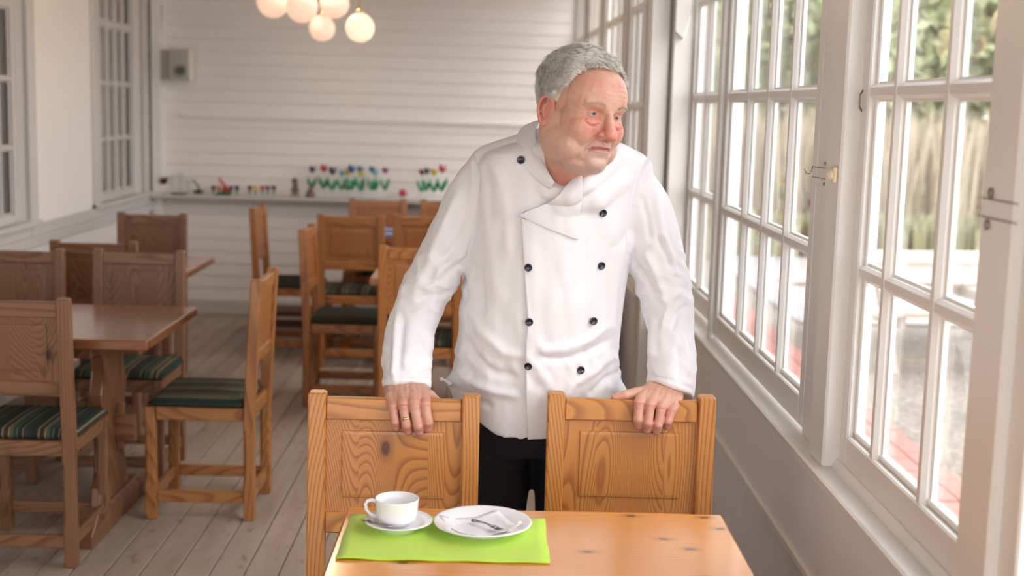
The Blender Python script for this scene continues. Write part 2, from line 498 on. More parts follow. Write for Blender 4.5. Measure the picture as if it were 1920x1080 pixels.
ROWS = [1.213, 1.597, 1.981]
w1 = window(0.785, 1.995, 2.828, 0.775, 2.42, [2.300, 2.600], ROWS, bottom=0.075)
w2 = window(0.775, 3.14, 4.475, 0.775, 2.42, [3.480, 3.775, 4.075], ROWS, bottom=0.075)
w3 = window(0.80, 4.46, 5.42, 0.775, 2.42, [4.770, 5.075], ROWS, bottom=0.075, stile=0.045)
w0 = window(0.79, 0.95, 1.86, 0.775, 2.42, [1.255, 1.555], ROWS, bottom=0.075)
for a in (-0.15, -1.25, -2.35): window(0.79, a, a + 0.95, 0.775, 2.42, [a + 0.32, a + 0.63], ROWS, bottom=0.075)

wall_right = empty('wall_right'); tag(wall_right, kind='structure')
M_ROUGH = None
def rough_plaster():
    t = NT('textured_plaster')
    v = t.vec((1, 1, 1)); n = t.noise(v, 170, 3, 0.6); n2 = t.noise(v, 6, 3)
    c = t.mix(n2, (0.74, 0.74, 0.79), (0.86, 0.86, 0.91)); t.lk(c, t.b.inputs['Base Color']); t.b.inputs['Roughness'].default_value = 0.75
    t.bump(n, 0.9, 0.006); return t.m
M_ROUGH = rough_plaster()
MB().box(0.775, 0.88, -3.2, 5.45, 0.0, 0.52).build('lower_wall', M_ROUGH, wall_right)
MB().box(0.752, 0.88, -3.2, 5.45, 0.50, 0.742, 0.003).build('apron_board', paint('apron_paint', (0.88, 0.87, 0.89), 0.4, 0.04), wall_right)
MB().box(0.742, 0.775, -3.2, 5.45, 0.475, 0.503, 0.006).build('moulding', M_TRIM, wall_right)
MB().box(0.725, 0.90, -3.2, 5.45, 0.738, 0.764, 0.005).build('window_sill', M_TRIM, wall_right)
MB().prism([(0.772, 0.764), (0.772, 0.776), (0.780, 0.786), (0.79, 0.786), (0.79, 0.764)], 1.995, 2.83, 'y').build('sill_bead', M_TRIM, wall_right)
MB().box(0.70, 0.90, -3.2, 5.45, 2.42, 2.80, 0.004).build('window_head', M_TRIM, wall_right)
MB().box(0.748, 0.80, 2.83, 2.955, 0.764, 2.42, 0.005).box(0.757, 0.86, 2.955, 2.985, 0.764, 2.42, 0.003).box(0.775, 0.86, 2.985, 3.14, 0.764, 2.42, 0.003).build('window_post', M_TRIM, wall_right)
MB().box(0.757, 0.775, 4.455, 4.49, 0.764, 2.42, 0.004).build('window_post', M_TRIM, wall_right)
MB().box(0.748, 0.88, 1.865, 1.995, 0.764, 2.42, 0.006).box(0.765, 0.88, 1.80, 1.865, 0.764, 2.42, 0.004).build('window_post', M_TRIM, wall_right)
for a in (0.83, -0.27, -1.37): MB().box(0.748, 0.88, a, a + 0.1, 0.764, 2.42, 0.006).build('window_post', M_TRIM, wall_right)
# boxed pier where the window wall steps in
MB().box(0.625, 0.705, 5.43, 5.60, 0.0, 2.78, 0.006).build('pier_board', M_TRIM, wall_right)
MB().box(0.715, 0.80, 5.40, 5.60, 0.0, 2.78, 0.006).build('pier_board', M_TRIM, wall_right)
MB().box(0.705, 0.90, 5.47, 5.62, 0.0, 2.78).build('pier_core', M_GREYTRIM, wall_right)
# brackets at the head of the pier
MB().prism([(0.715, 1.86), (0.715, 2.78), (0.775, 2.78), (0.775, 1.9), (0.75, 1.83)], 5.36, 5.40, 'y', 0.003).build('bracket', M_TRIM, wall_right)

# far window wall, a little skewed
M_CREAM = plain('cream_knob', (0.80, 0.68, 0.48), 0.4, noise_amt=0.1)
far = empty('wall_far_right', (0.635, 5.55, 0), radians(1.35)); tag(far, kind='structure')
MB().box(0, 0.1, 0, 3.85, 0, 0.76).build('lower_wall', M_ROUGH, far)
MB().box(-0.03, 0.1, 0, 3.85, 0.742, 0.768, 0.004).build('window_sill', M_TRIM, far)
MB().box(-0.02, 0.12, 0, 3.85, 2.42, 2.80, 0.004).build('window_head', M_TRIM, far)
for a, b in ((0.0, 0.06), (0.72, 0.90), (1.85, 2.0), (2.85, 3.0), (3.78, 3.85)):
    MB().box(-0.012, 0.1, a, b, 0.768, 2.42, 0.004).build('window_post', M_GREYTRIM, far)
for a, b, n in ((0.06, 0.72, 3), (0.90, 1.85, 3), (2.0, 2.85, 3), (3.0, 3.78, 3)):
    cs = [a + (b - a) * k / n for k in range(1, n)]
    window(0.0, a, b, 0.775, 2.42, cs, [1.213, 1.56, 2.0], parent=far, stile=0.04, bottom=0.06)
# left-wall sash windows
for (a, b) in WL[:3]:
    n = 5; cs = [a + 0.05 + (b - a - 0.1) * k / n for k in range(1, n)]
    w = window(-2.46, a, b, 0.86, 2.42, cs, [1.262, 1.612, 1.985], sgn=-1, stile=0.05, mt=M_GREYTRIM, mun=0.022, thick_row=1.985, bottom=0.06)
    fr = MB()
    for q in ((a - 0.11, a, 0.80, 2.5), (b, b + 0.11, 0.80, 2.5), (a - 0.11, b + 0.11, 2.42, 2.53)):
        fr.box(-2.425, -2.395, q[0], q[1], q[2], q[3], 0.004)
    fr.box(-2.425, -2.37, a - 0.11, b + 0.11, 0.855, 0.885, 0.004)
    fr.build('window_frame', M_GREYTRIM, w, loc=(2.46, 0, 0))
    for c0, c1 in ((a + 0.02, a + 0.2), (a + 0.33, a + 0.55)):
        curtain('curtain', -0.10, c0, c1, 0.9, 2.4, M_CURT, w)
# near end of the veranda (behind the photographer): unseen, left open and widened to add frontal fill light
wall_front = MB().box(-2.6, 1.0, -3.25, -3.1, -0.1, 0.3).box(-2.6, 1.0, -3.25, -3.1, 2.7, 2.8)
for a in (-2.6, -1.7, -0.85, 0.0, 0.78): wall_front.box(a, a + 0.06, -3.22, -3.12, 0.3, 2.7)
wall_front = wall_front.build('wall_front', M_WALL); tag(wall_front, kind='structure')

# latches on the windows
M_IRON = plain('old_iron', (0.34, 0.29, 0.25), 0.5, 0.7, 0.3)
p = at(1540, 320, 3.16)
MB().tube([(0.757, 2.99, 1.424), (0.752, 3.05, 1.424), (0.752, 3.09, 1.424), (0.752, 3.10, 1.412), (0.752, 3.12, 1.404), (0.752, 3.15, 1.404), (0.752, 3.17, 1.414)], 0.0013, 6).tube([(0.757, 2.99, 1.400), (0.752, 3.09, 1.400)], 0.0013, 6).ball((0.757, 2.99, 1.435), 0.0045).ball((0.757, 2.99, 1.388), 0.0045).build('latch', M_IRON, wall_right, True)
kb = MB().box(0.738, 0.748, 2.842, 2.872, 1.398, 1.434, 0.003)
kb.lathe([(0, 0), (0.012, 0), (0.012, 0.004), (0.007, 0.009), (0.004, 0.009), (0.003, 0.006), (0, 0.006)], 20, M=Matrix.Translation((0.738, 2.857, 1.416)) @ Matrix.Rotation(radians(-90), 4, 'Y'))
kb.build('knob_plate', M_CREAM, wall_right)
MB().tube([(0.747, 1.85, 1.428), (0.745, 1.95, 1.428), (0.747, 2.0, 1.428)], 0.0010, 6).tube([(0.747, 1.85, 1.40), (0.745, 1.95, 1.40), (0.747, 2.0, 1.40)], 0.0010, 6).ball((0.745, 1.955, 1.437), 0.007, (.5, 1, 1.2)).ball((0.745, 1.96, 1.389), 0.007, (.5, 1, 1.2)).build('latch', M_IRON, wall_right, True)
MB().tube([(0.785, 2.82, 1.60), (0.778, 2.815, 1.59), (0.778, 2.815, 1.565), (0.785, 2.82, 1.555)], 0.0018, 6).build('hinge', M_IRON, wall_right, True)
# ================================================================ OUTSIDE
def gravel_mat():
    t = NT('gravel')
    v = t.vec((1, 1, 1)); vo = t.new('TexVoronoi'); vo.inputs['Scale'].default_value = 26; t.lk(v, vo.inputs['Vector'])
    c = t.mix(t.noise(v, 30, 4), (0.14, 0.105, 0.075), (0.33, 0.285, 0.235))
    sp = t.new('SeparateXYZ'); t.lk(vo.outputs['Color'], sp.inputs[0])
    c = t.mix(t.math('MULTIPLY', sp.outputs[0], 0.6), c, (0.40, 0.36, 0.31))
    t.lk(c, t.b.inputs['Base Color']); t.b.inputs['Roughness'].default_value = 0.9
    t.bump(vo.outputs['Distance'], 1.0, 0.02); return t.m
ground = MB().box(0.9, 60, -12, 90, -0.32, -0.22).build('ground_gravel', gravel_mat()); tag(ground, kind='structure')
M_ROAD = plain('pale_tarmac', (0.36, 0.34, 0.325), 0.9, noise_amt=0.1, scale=3)
road = MB().box(2.6, 60, 10.8, 16.2, -0.22, -0.19).build('ground_road', M_ROAD); tag(road, kind='structure')
M_BRICK = plain('pink_brick', (0.42, 0.19, 0.155), 0.8, noise_amt=0.25, scale=20)
kerb = MB().box(1.74, 2.28, 0.4, 12, -0.24, -0.21).build('ground_brick_strip', plain('mortar', (0.5, 0.45, 0.42), 0.9)); tag(kerb, kind='structure')
bb = MB().box(-0.062, 0.062, -0.115, 0.115, -0.03, 0.03, 0.004).mesh('brick', M_BRICK)
for j in range(44):
    for i in range(4):
        inst('brick', bb, kerb, (1.82 + i * 0.13, 1.5 + j * 0.24 + (0.12 if i % 2 else 0), -0.205 + random.uniform(-.003, .003)))

M_PALEWOOD = plain('bleached_wood', (0.46, 0.40, 0.34), 0.8, noise_amt=0.15, scale=14)
def picnic(loc, rz, label):
    t = empty('picnic_table', loc, rz); tag(t, label, 'table', 'picnic tables outside')
    for k in range(5): MB().box(-0.9, 0.9, -0.36 + k * 0.147, -0.36 + k * 0.147 + 0.132, 0.70, 0.74, 0.004).build('plank', M_PALEWOOD, t)
    for s in (-1, 1):
        for q in (0, 1): MB().box(-0.9, 0.9, s * 0.75 - 0.13 + q * 0.135, s * 0.75 + q * 0.135 - 0.005, 0.42, 0.455, 0.004).build('seat_plank', M_PALEWOOD, t)
        for u in (-1, 1):
            MB().prism([(u * 0.28 - .045, 0.70), (u * 0.28 + .045, 0.70), (u * 0.66 + .045, 0), (u * 0.66 - .045, 0)], s * 0.62, s * 0.62 + 0.045, 'x').build('leg', M_PALEWOOD, t)
        MB().box(s * 0.62 - 0.045, s * 0.62, -0.85, 0.85, 0.33, 0.42, 0.003).build('crossbeam', M_PALEWOOD, t)
    return t
picnic((3.3, 9.6, -0.22), radians(8), 'pale picnic table standing nearest to the windows on the gravel')
picnic((5.4, 10.6, -0.22), radians(20), 'pale picnic table farther out, beyond the nearest one')
picnic((6.9, 13.4, -0.19), radians(-12), 'pale picnic table farthest down the yard')
# driftwood log on the gravel
M_LOG = plain('grey_log', (0.42, 0.30, 0.20), 0.9, noise_amt=0.3, bump=0.6, bscale=30)
lg = MB().tube([(2.95, 7.6, -0.14), (3.1, 7.1, -0.08), (3.35, 6.8, 0.0), (3.6, 6.6, 0.10)], [0.08, 0.10, 0.075, 0.04], 12).tube([(3.1, 7.1, -0.1), (3.0, 6.85, -0.02), (2.85, 6.7, 0.08)], [0.06, 0.05, 0.03], 10).build('driftwood_log', M_LOG, None, True)
tag(lg, 'brown forked log lying on the gravel outside the near window', 'log')

# belt of dry reeds and trees beyond the road
M_REED = plain('dry_reed', (0.46, 0.38, 0.27), 0.9, noise_amt=0.3, scale=2)
M_REED2 = plain('green_reed', (0.34, 0.33, 0.20), 0.9, noise_amt=0.3, scale=2)
def reeds(name, n, seed, m, hgt, x0, x1, y0, y1):
    r = random.Random(seed); b = MB(); v = []; f = []
    for i in range(n):
        X = r.uniform(x0, x1); Y = r.uniform(y0, y1); h = hgt * r.uniform(.55, 1.1); w = r.uniform(.02, .05); a = r.uniform(0, pi)
        lx, ly = r.uniform(-.35, .35) * h * .4, r.uniform(-.35, .35) * h * .4
        dx, dy = cos(a) * w, sin(a) * w
        q = len(v)
        v += [(X - dx, Y - dy, -0.22), (X + dx, Y + dy, -0.22), (X + lx * .4 + dx, Y + ly * .4 + dy, h * .55), (X + lx * .4 - dx, Y + ly * .4 - dy, h * .55), (X + lx, Y + ly, h)]
        f += [(q, q + 1, q + 2, q + 3), (q + 3, q + 2, q + 4)]
    me = bpy.data.meshes.new(name); me.from_pydata(v, [], f); me.materials.append(m)
    o = bpy.data.objects.new(name, me); link(o); return o
tag(reeds('dry_reeds', 9000, 3, M_REED, 1.55, 2.2, 20, 16.8, 18.8), 'tall straw-coloured reeds standing beyond the pale road', 'reeds', kind='stuff')
tag(reeds('green_reeds', 5000, 5, M_REED2, .35, 2.2, 20, 15.7, 16.3), 'low yellow-green grass growing in front of the dry reeds', 'grass', kind='stuff')
M_LEAF = plain('tree_leaf', (0.30, 0.33, 0.17), 0.8, noise_amt=0.35, scale=0.7)
M_BARK = plain('tree_bark', (0.16, 0.12, 0.09), 0.9, noise_amt=0.3)
def leafmesh(seed, n):
    r = random.Random(seed); v = []; f = []
    blobs = [(r.uniform(-.75, .75), r.uniform(-.6, .6), r.uniform(-.7, .9), r.uniform(.38, .6)) for _ in range(18)]
    for i in range(n):
        c = r.choice(blobs); d = Vector((r.gauss(0, 1), r.gauss(0, 1), r.gauss(0, 1))).normalized() * c[3] * r.uniform(.55, 1.05)
        p = Vector(c[:3]) + d; s_ = r.uniform(.05, .09)
        a = Vector((r.gauss(0, 1), r.gauss(0, 1), r.gauss(0, 1))).normalized(); bb_ = a.orthogonal().normalized()
        q = len(v); v += [p - a * s_, p + bb_ * s_ * .5, p + a * s_, p - bb_ * s_ * .5]; f.append((q, q + 1, q + 2, q + 3))
    me = bpy.data.meshes.new('foliage'); me.from_pydata(v, [], f); me.materials.append(M_LEAF); return me
LM = [leafmesh(s_, 9000) for s_ in (1, 2, 3)]
TR = [((2.2, 23.0, -.2), 2.0, 'front left'), ((8.0, 23.0, -.2), 2.2, 'front middle'), ((14.6, 23.0, -.2), 2.2, 'front right'), ((5.9, 30.0, -.2), 2.5, 'back left'), ((13.4, 30.0, -.2), 2.6, 'back middle'), ((21.4, 30.0, -.2), 2.6, 'back right')]
for i, (p, s_, w_) in enumerate(TR):
    t = empty('tree', p); tag(t, 'green leafy tree beyond the reeds, %s of the group' % w_, 'tree', 'trees beyond the reeds')
    MB().tube([(0, 0, 0), (.1, 0, s_ * .6), (.05, .1, s_ * 1.2)], [.2, .15, .06], 8).build('trunk', M_BARK, t)
    inst('foliage', LM[i % 3], t, (0, 0, s_ * 1.05), (0, 0, i * 1.7), (s_ * .95, s_ * .95, s_ * 1.05))
# ================================================================ FURNITURE
CW, CD, CH, SH = 0.385, 0.40, 0.90, 0.455       # chair width, depth, height, seat height
LEAN = 0.027
PS = 0.040                                       # post section
def post_mesh(x, top, back):
    """square post with stopped chamfers; the back ones lean above the seat"""
    b = bmesh.new()
    h = PS / 2; c0 = 0.0035; c1 = 0.009
    lev = [(0, c0 + .002), (0.004, c0), (0.135, c0), (0.155, c1), (0.335, c1), (0.355, c0)]
    if back: lev += [(0.46, c0), (0.555, c0), (top - 0.004, c0), (top, c0 + .003)]
    else: lev += [(top, c0)]
    rings = []
    for z, c in lev:
        lean = -LEAN * max(0, (z - 0.40) / (CH - 0.40)) if back else 0
        shr = 0.003 if z in (0, top) else 0
        a = h - shr
        pts = [(-a + c, -a), (a - c, -a), (a, -a + c), (a, a - c), (a - c, a), (-a + c, a), (-a, a - c), (-a, -a + c)]
        rings.append([b.verts.new((x + px_, lean + py_, z)) for px_, py_ in pts])
    for A, B in zip(rings, rings[1:]):
        for k in range(8): b.faces.new((A[k], A[(k + 1) % 8], B[(k + 1) % 8], B[k]))
    b.faces.new(rings[0][::-1]); b.faces.new(rings[-1])
    m = MB(); m.bm.free(); m.bm = b
    return m
def lean(y, z): return y - LEAN * max(0, (z - 0.40) / (CH - 0.40))
def leanbox(m, x0, x1, y0, y1, z0, z1, bev=0.003):
    """box between two heights that follows the lean of the back"""
    ang = math.atan2(LEAN, CH - 0.40)
    M = Matrix.Translation((0, lean(0, z0), z0)) @ Matrix.Rotation(ang, 4, 'X')
    m.box(x0, x1, y0, y1, 0, (z1 - z0) / cos(ang), bev, M); return m
xi = CW / 2 - PS
yb = -CD / 2 + PS / 2; yf = CD / 2 - PS / 2
CM = {}
CM['back_post'] = [(post_mesh(s * (CW / 2 - PS / 2), CH, True).mesh('back_post', pine('z')), (0, yb, 0)) for s in (-1, 1)]
CM['leg'] = [(post_mesh(s * (CW / 2 - PS / 2), SH - 0.03, False).mesh('leg', pine('z')), (0, yf, 0)) for s in (-1, 1)]
m = MB(); leanbox(m, -xi, xi, -0.013, 0.013, 0.838, 0.888); CM['top_rail'] = [(m.mesh('top_rail', pine('x')), (0, yb, 0))]
m = MB(); leanbox(m, -xi, xi, -0.012, 0.012, 0.578, 0.626); CM['lower_rail'] = [(m.mesh('lower_rail', pine('x')), (0, yb, 0))]
m = MB(); leanbox(m, -xi, xi, -0.0055, 0.0055, 0.62, 0.842, 0.0)
for s_ in (-1, 1):   # fielded face: raised middle with a bevelled margin
    ang = math.atan2(LEAN, CH - 0.40)
    M = Matrix.Translation((0, lean(0, 0.62), 0.62)) @ Matrix.Rotation(ang, 4, 'X')
    a0, a1, h0, h1 = xi - 0.036, xi - 0.044, 0.048, 0.186
    lo = [m.bm.verts.new(M @ Vector((x_, s_ * 0.0054, z_))) for x_, z_ in ((-a0, h0 - .008), (a0, h0 - .008), (a0, h1 + .008), (-a0, h1 + .008))]
    mi = [m.bm.verts.new(M @ Vector((x_, s_ * 0.0088, z_))) for x_, z_ in ((-a0 + .0015, h0 - .0065), (a0 - .0015, h0 - .0065), (a0 - .0015, h1 + .0065), (-a0 + .0015, h1 + .0065))]
    hi = [m.bm.verts.new(M @ Vector((x_, s_ * 0.0095, z_))) for x_, z_ in ((-a1, h0), (a1, h0), (a1, h1), (-a1, h1))]
    for k in range(4):
        m.bm.faces.new((lo[k], lo[(k + 1) % 4], mi[(k + 1) % 4], mi[k])); m.bm.faces.new((mi[k], mi[(k + 1) % 4], hi[(k + 1) % 4], hi[k]))
    m.bm.faces.new(hi)
CM['panel'] = [(m.mesh('panel', pine('z', 'stave')), (0, yb, 0))]
CM['apron'] = [(MB().box(-xi, xi, -0.011, 0.011, 0.375, 0.425, 0.003).mesh('apron', pine('x')), (0, yf - .004, 0)), (MB().box(-xi, xi, -0.011, 0.011, 0.375, 0.425, 0.003).mesh('apron', pine('x')), (0, yb + .002, 0))]
CM['side_rail'] = [(MB().box(-0.011, 0.011, yb + PS / 2, yf - PS / 2, 0.375, 0.425, 0.003).mesh('side_rail', pine('y')), (s * (CW / 2 - PS / 2), 0, 0)) for s in (-1, 1)]
st_x = MB().box(-xi, xi, -0.010, 0.010, 0.065, 0.108, 0.003).mesh('stretcher', pine('x'))
st_y = MB().box(-0.010, 0.010, yb + PS / 2, yf - PS / 2, 0.065, 0.108, 0.003).mesh('stretcher', pine('y'))
CM['stretcher'] = [(st_x, (0, yf, 0)), (st_x, (0, yb, 0)), (st_y, (-(CW / 2 - PS / 2), 0, 0)), (st_y, (CW / 2 - PS / 2, 0, 0))]
def cushion_mesh(m_):
    b = bmesh.new(); n = 14; V = {}
    w, d = CW / 2 + 0.006, CD / 2 - 0.012
    for s_ in (0, 1):
        for i in range(n + 1):
            for j in range(n + 1):
                u, v = -1 + 2 * i / n, -1 + 2 * j / n
                e = max(abs(u), abs(v)); edge = (1 - max(0, (e - 0.86) / 0.14) ** 2)
                # corners rounded
                x_, y_ = u * w, v * d
                cr = max(0, abs(u) + abs(v) - 1.8) * 0.06
                x_ -= cr * math.copysign(1, u) * .5; y_ -= cr * math.copysign(1, v) * .5
                z_ = (SH - .032 + 0.014 + (0.020 * sqrt(max(0, edge)) + 0.008 * (1 - u * u) * (1 - v * v))) if s_ else (SH - .032 + .012 - .012 * sqrt(max(0, edge)))
                if v < 0: z_ += 0
                V[s_, i, j] = b.verts.new((x_, y_ + 0.006, z_))
    for i in range(n):
        for j in range(n):
            b.faces.new((V[1, i, j], V[1, i + 1, j], V[1, i + 1, j + 1], V[1, i, j + 1]))
            b.faces.new((V[0, i, j], V[0, i, j + 1], V[0, i + 1, j + 1], V[0, i + 1, j]))
    for i in range(n):
        for (a, c) in (((i, 0), (i + 1, 0)), ((i + 1, n), (i, n)), ((0, i + 1), (0, i)), ((n, i), (n, i + 1))):
            b.faces.new((V[0, a[0], a[1]], V[0, c[0], c[1]], V[1, c[0], c[1]], V[1, a[0], a[1]]))
    m = MB(); m.bm.free(); m.bm = b
    # the back corners are cut round the posts
    for v in b.verts:
        if v.co.y < yb + PS / 2 + 0.004 and abs(v.co.x) > xi - 0.004:
            v.co.y = yb + PS / 2 + 0.004
        if v.co.y < yb + 0.012: v.co.y = yb + 0.014
    return m.mesh('seat_cushion', m_, True)
CUSH = [cushion_mesh(stripes_mat('striped_cover')), cushion_mesh(stripes_mat('green_cover', True))]

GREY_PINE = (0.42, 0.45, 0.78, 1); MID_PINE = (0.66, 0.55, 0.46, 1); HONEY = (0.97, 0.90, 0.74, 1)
def chair(x, y, rz, label, tone, cush=0, group=None, z=0):
    """x, y = middle of the seat; local +y is the way the chair faces"""
    t = empty('dining_chair', (x, y, z), rz); tag(t, label, 'chair', group)
    for nm, lst in CM.items():
        for me, loc in lst: inst(nm, me, t, loc, color=tone)
    inst('seat_cushion', CUSH[cush], t)
    return t
PI = pi
GL, GR = 'pine chairs at the tables on the left', 'pine chairs at the tables in the middle'
# seat centre from the line of the back: back line = centre -/+ (yb)
bk = -yb
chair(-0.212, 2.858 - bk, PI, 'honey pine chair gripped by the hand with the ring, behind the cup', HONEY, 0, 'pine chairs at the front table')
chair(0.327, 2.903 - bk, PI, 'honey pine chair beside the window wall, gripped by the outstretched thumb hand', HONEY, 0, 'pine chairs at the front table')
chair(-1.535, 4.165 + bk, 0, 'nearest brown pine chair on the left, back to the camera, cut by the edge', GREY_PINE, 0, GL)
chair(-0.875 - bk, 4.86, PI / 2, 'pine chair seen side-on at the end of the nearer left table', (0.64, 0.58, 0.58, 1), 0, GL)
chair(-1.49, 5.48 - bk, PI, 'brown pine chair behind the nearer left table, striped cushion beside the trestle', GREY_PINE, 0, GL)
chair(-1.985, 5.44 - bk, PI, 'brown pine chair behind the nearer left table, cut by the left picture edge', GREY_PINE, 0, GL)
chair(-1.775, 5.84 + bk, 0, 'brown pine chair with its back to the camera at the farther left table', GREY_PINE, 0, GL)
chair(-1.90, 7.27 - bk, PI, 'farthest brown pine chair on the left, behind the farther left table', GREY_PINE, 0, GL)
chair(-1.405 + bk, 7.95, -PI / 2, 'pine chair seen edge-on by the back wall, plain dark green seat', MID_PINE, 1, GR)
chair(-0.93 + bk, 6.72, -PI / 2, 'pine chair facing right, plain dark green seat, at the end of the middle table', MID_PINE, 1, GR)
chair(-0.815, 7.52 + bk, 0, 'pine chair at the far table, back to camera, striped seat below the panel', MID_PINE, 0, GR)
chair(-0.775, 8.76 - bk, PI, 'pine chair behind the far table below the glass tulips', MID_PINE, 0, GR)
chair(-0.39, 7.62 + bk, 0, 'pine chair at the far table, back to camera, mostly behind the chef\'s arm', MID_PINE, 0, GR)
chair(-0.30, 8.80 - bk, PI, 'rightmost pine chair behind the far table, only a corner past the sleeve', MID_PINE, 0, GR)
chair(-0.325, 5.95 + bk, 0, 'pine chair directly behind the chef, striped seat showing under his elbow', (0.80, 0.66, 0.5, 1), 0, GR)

def table(x, y, rz, L, W, label, tone, kind='top', top_z=0.74, front=False, group='pine trestle tables'):
    """long axis along local x"""
    t = empty('trestle_table', (x, y, 0), rz); tag(t, label, 'table', group)
    o = MB().box(-L / 2, L / 2, -W / 2, W / 2, top_z - 0.036, top_z, 0.005).build('tabletop', pine('x' if not front else 'y', 'top'), t); o.color = tone
    for s in (-1, 1):
        cx = s * (L / 2 - 0.24)
        prof = []
        side = [(0.10, 0.165), (0.16, 0.150), (0.21, 0.115), (0.30, 0.105), (0.42, 0.125), (0.47, 0.150), (0.50, 0.158), (0.58, 0.118), (0.63, 0.13), (top_z - 0.075, 0.19)]
        prof = [(w_, z_) for z_, w_ in side] + [(-w_, z_) for z_, w_ in side[::-1]]
        o = MB().prism(prof, cx - 0.022, cx + 0.022, 'x', 0.004).build('trestle_panel', pine('z'), t); o.color = tone
        o = MB().prism([(-W / 2 + .04, 0), (W / 2 - .04, 0), (W / 2 - .04, .045), (W / 2 - .12, .10), (-W / 2 + .12, .10), (-W / 2 + .04, .045)], cx - 0.034, cx + 0.034, 'x', 0.004).build('foot', pine('y'), t); o.color = tone
        o = MB().box(cx - 0.034, cx + 0.034, -W / 2 + .07, W / 2 - .07, top_z - 0.08, top_z - 0.036, 0.004).build('bearer', pine('y'), t); o.color = tone
        o = MB().box(cx + s * 0.045 - 0.012, cx + s * 0.045 + .012, -0.011, 0.011, 0.27, 0.44, 0.003).build('wedge', pine('z'), t); o.color = tone
    o = MB().box(-L / 2 + 0.14, L / 2 - 0.14, -0.017, 0.017, 0.30, 0.40, 0.004).build('stretcher_beam', pine('x'), t); o.color = tone
    return t
# front table: rings run across the view, so its long side points to the window
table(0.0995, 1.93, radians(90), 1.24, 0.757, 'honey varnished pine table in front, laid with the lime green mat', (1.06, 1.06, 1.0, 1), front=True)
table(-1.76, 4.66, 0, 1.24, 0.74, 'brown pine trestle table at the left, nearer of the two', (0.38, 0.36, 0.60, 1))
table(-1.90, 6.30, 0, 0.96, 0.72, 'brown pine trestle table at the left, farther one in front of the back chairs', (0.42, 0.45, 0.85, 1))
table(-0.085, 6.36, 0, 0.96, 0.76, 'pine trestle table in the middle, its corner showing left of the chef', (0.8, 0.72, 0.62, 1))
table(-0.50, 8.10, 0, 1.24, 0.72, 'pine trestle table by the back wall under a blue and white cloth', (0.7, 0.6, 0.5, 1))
# runner on the far table
def cloth_mat():
    t = NT('blue_white_cloth')
    tc = t.new('TexCoord'); sp = t.new('SeparateXYZ'); t.lk(tc.outputs['Object'], sp.inputs[0])
    c = t.ramp(t.math('FRACT', t.math('MULTIPLY', sp.outputs[1], 3.4)), [(0.0, (0.08, 0.10, 0.20)), (0.55, (0.62, 0.64, 0.68)), (0.8, (0.08, 0.10, 0.20))], 'CONSTANT')
    t.lk(c, t.b.inputs['Base Color']); t.b.inputs['Roughness'].default_value = 0.9; return t.m
cl = MB().box(-0.56, 0.56, -0.33, 0.33, 0, 0.004).build('tablecloth', cloth_mat(), loc=(-0.50, 8.10, 0.7405))
tag(cl, 'dark blue and white striped cloth lying on the far table', 'tablecloth')

# dark red low bench by the back wall
rb = empty('low_bench', (-1.27, 8.72, 0)); tag(rb, 'low dark red bench at the foot of the back wall', 'bench')
M_RED = plain('dark_red_paint', (0.11, 0.028, 0.022), 0.6, noise_amt=0.2)
MB().box(-0.27, 0.27, -0.14, 0.14, 0.115, 0.15, 0.004).build('seat', M_RED, rb)
for s in (-1, 1):
    for u in (-1, 1): MB().box(s * 0.22 - .025, s * 0.22 + .025, u * 0.10 - .02, u * 0.10 + .02, 0, 0.115, 0.003).build('leg', M_RED, rb)
MB().box(-0.22, 0.22, -0.115, -0.10, 0.04, 0.09, 0.003).build('stretcher', M_RED, rb)

# column radiator beneath the far windows
rad = empty('radiator', (0.53, 6.5, 0)); tag(rad, 'tall beige column radiator under the far windows behind the chef', 'radiator')
M_RAD = plain('radiator_enamel', (0.40, 0.34, 0.28), 0.4, noise_amt=0.08)
rm = MB().tube([(0, 0, 0.16), (0, 0, 0.95)], 0.016, 10).mesh('column', M_RAD, True)
for k in range(12):
    inst('column', rm, rad, (0, -0.5 + k * 0.085, 0))
    inst('column', rm, rad, (-0.06, -0.5 + k * 0.085, 0))
MB().tube([(-.03, -0.53, 0.17), (-.03, 0.47, 0.17)], 0.026, 10).build('lower_pipe', M_RAD, rad, True)
MB().tube([(-.03, -0.53, 0.94), (-.03, 0.47, 0.94)], 0.026, 10).build('upper_pipe', M_RAD, rad, True)
for s in (-0.47, 0.41): MB().box(-0.045, -0.015, s - .015, s + .015, 0, 0.16, 0.002).build('foot', M_RAD, rad)

# ---------------------------------------------------------------- on the front table
M_PORC = plain('white_porcelain', (0.86, 0.86, 0.87), 0.12, noise_amt=0.01, coat=0.4)
def felt():
    t = NT('lime_felt'); v = t.vec((1, 1, 1)); n = t.noise(v, 400, 3, 0.7); n2 = t.noise(v, 12, 3)
    c = t.mix(n2, (0.48, 0.72, 0.035), (0.56, 0.80, 0.07)); t.lk(c, t.b.inputs['Base Color']); t.b.inputs['Roughness'].default_value = 0.9
    t.b.inputs['Sheen Weight'].default_value = 0.2; t.bump(n, 0.4, 0.001); return t.m
b = MB(); n = 20; g = {}
for i in range(n + 1):
    for j in range(n + 1):
        u, v_ = i / n, j / n
        x0 = -0.266 + 0.004 * v_ * 0; X = -0.266 + u * 0.382; Y = 2.236 + v_ * 0.252
        Zf = 0.0006 * sin(u * 19 + v_ * 7)
        g[i, j] = b.bm.verts.new((X + 0.001 * sin(v_ * 9), Y + 0.0012 * sin(u * 14), 0.7412 + Zf + (0.002 * max(0, 0.06 - v_) / 0.06 * (0.5 + 0.5 * sin(u * 23)))))
for i in range(n):
    for j in range(n): b.bm.faces.new((g[i, j], g[i + 1, j], g[i + 1, j + 1], g[i, j + 1]))
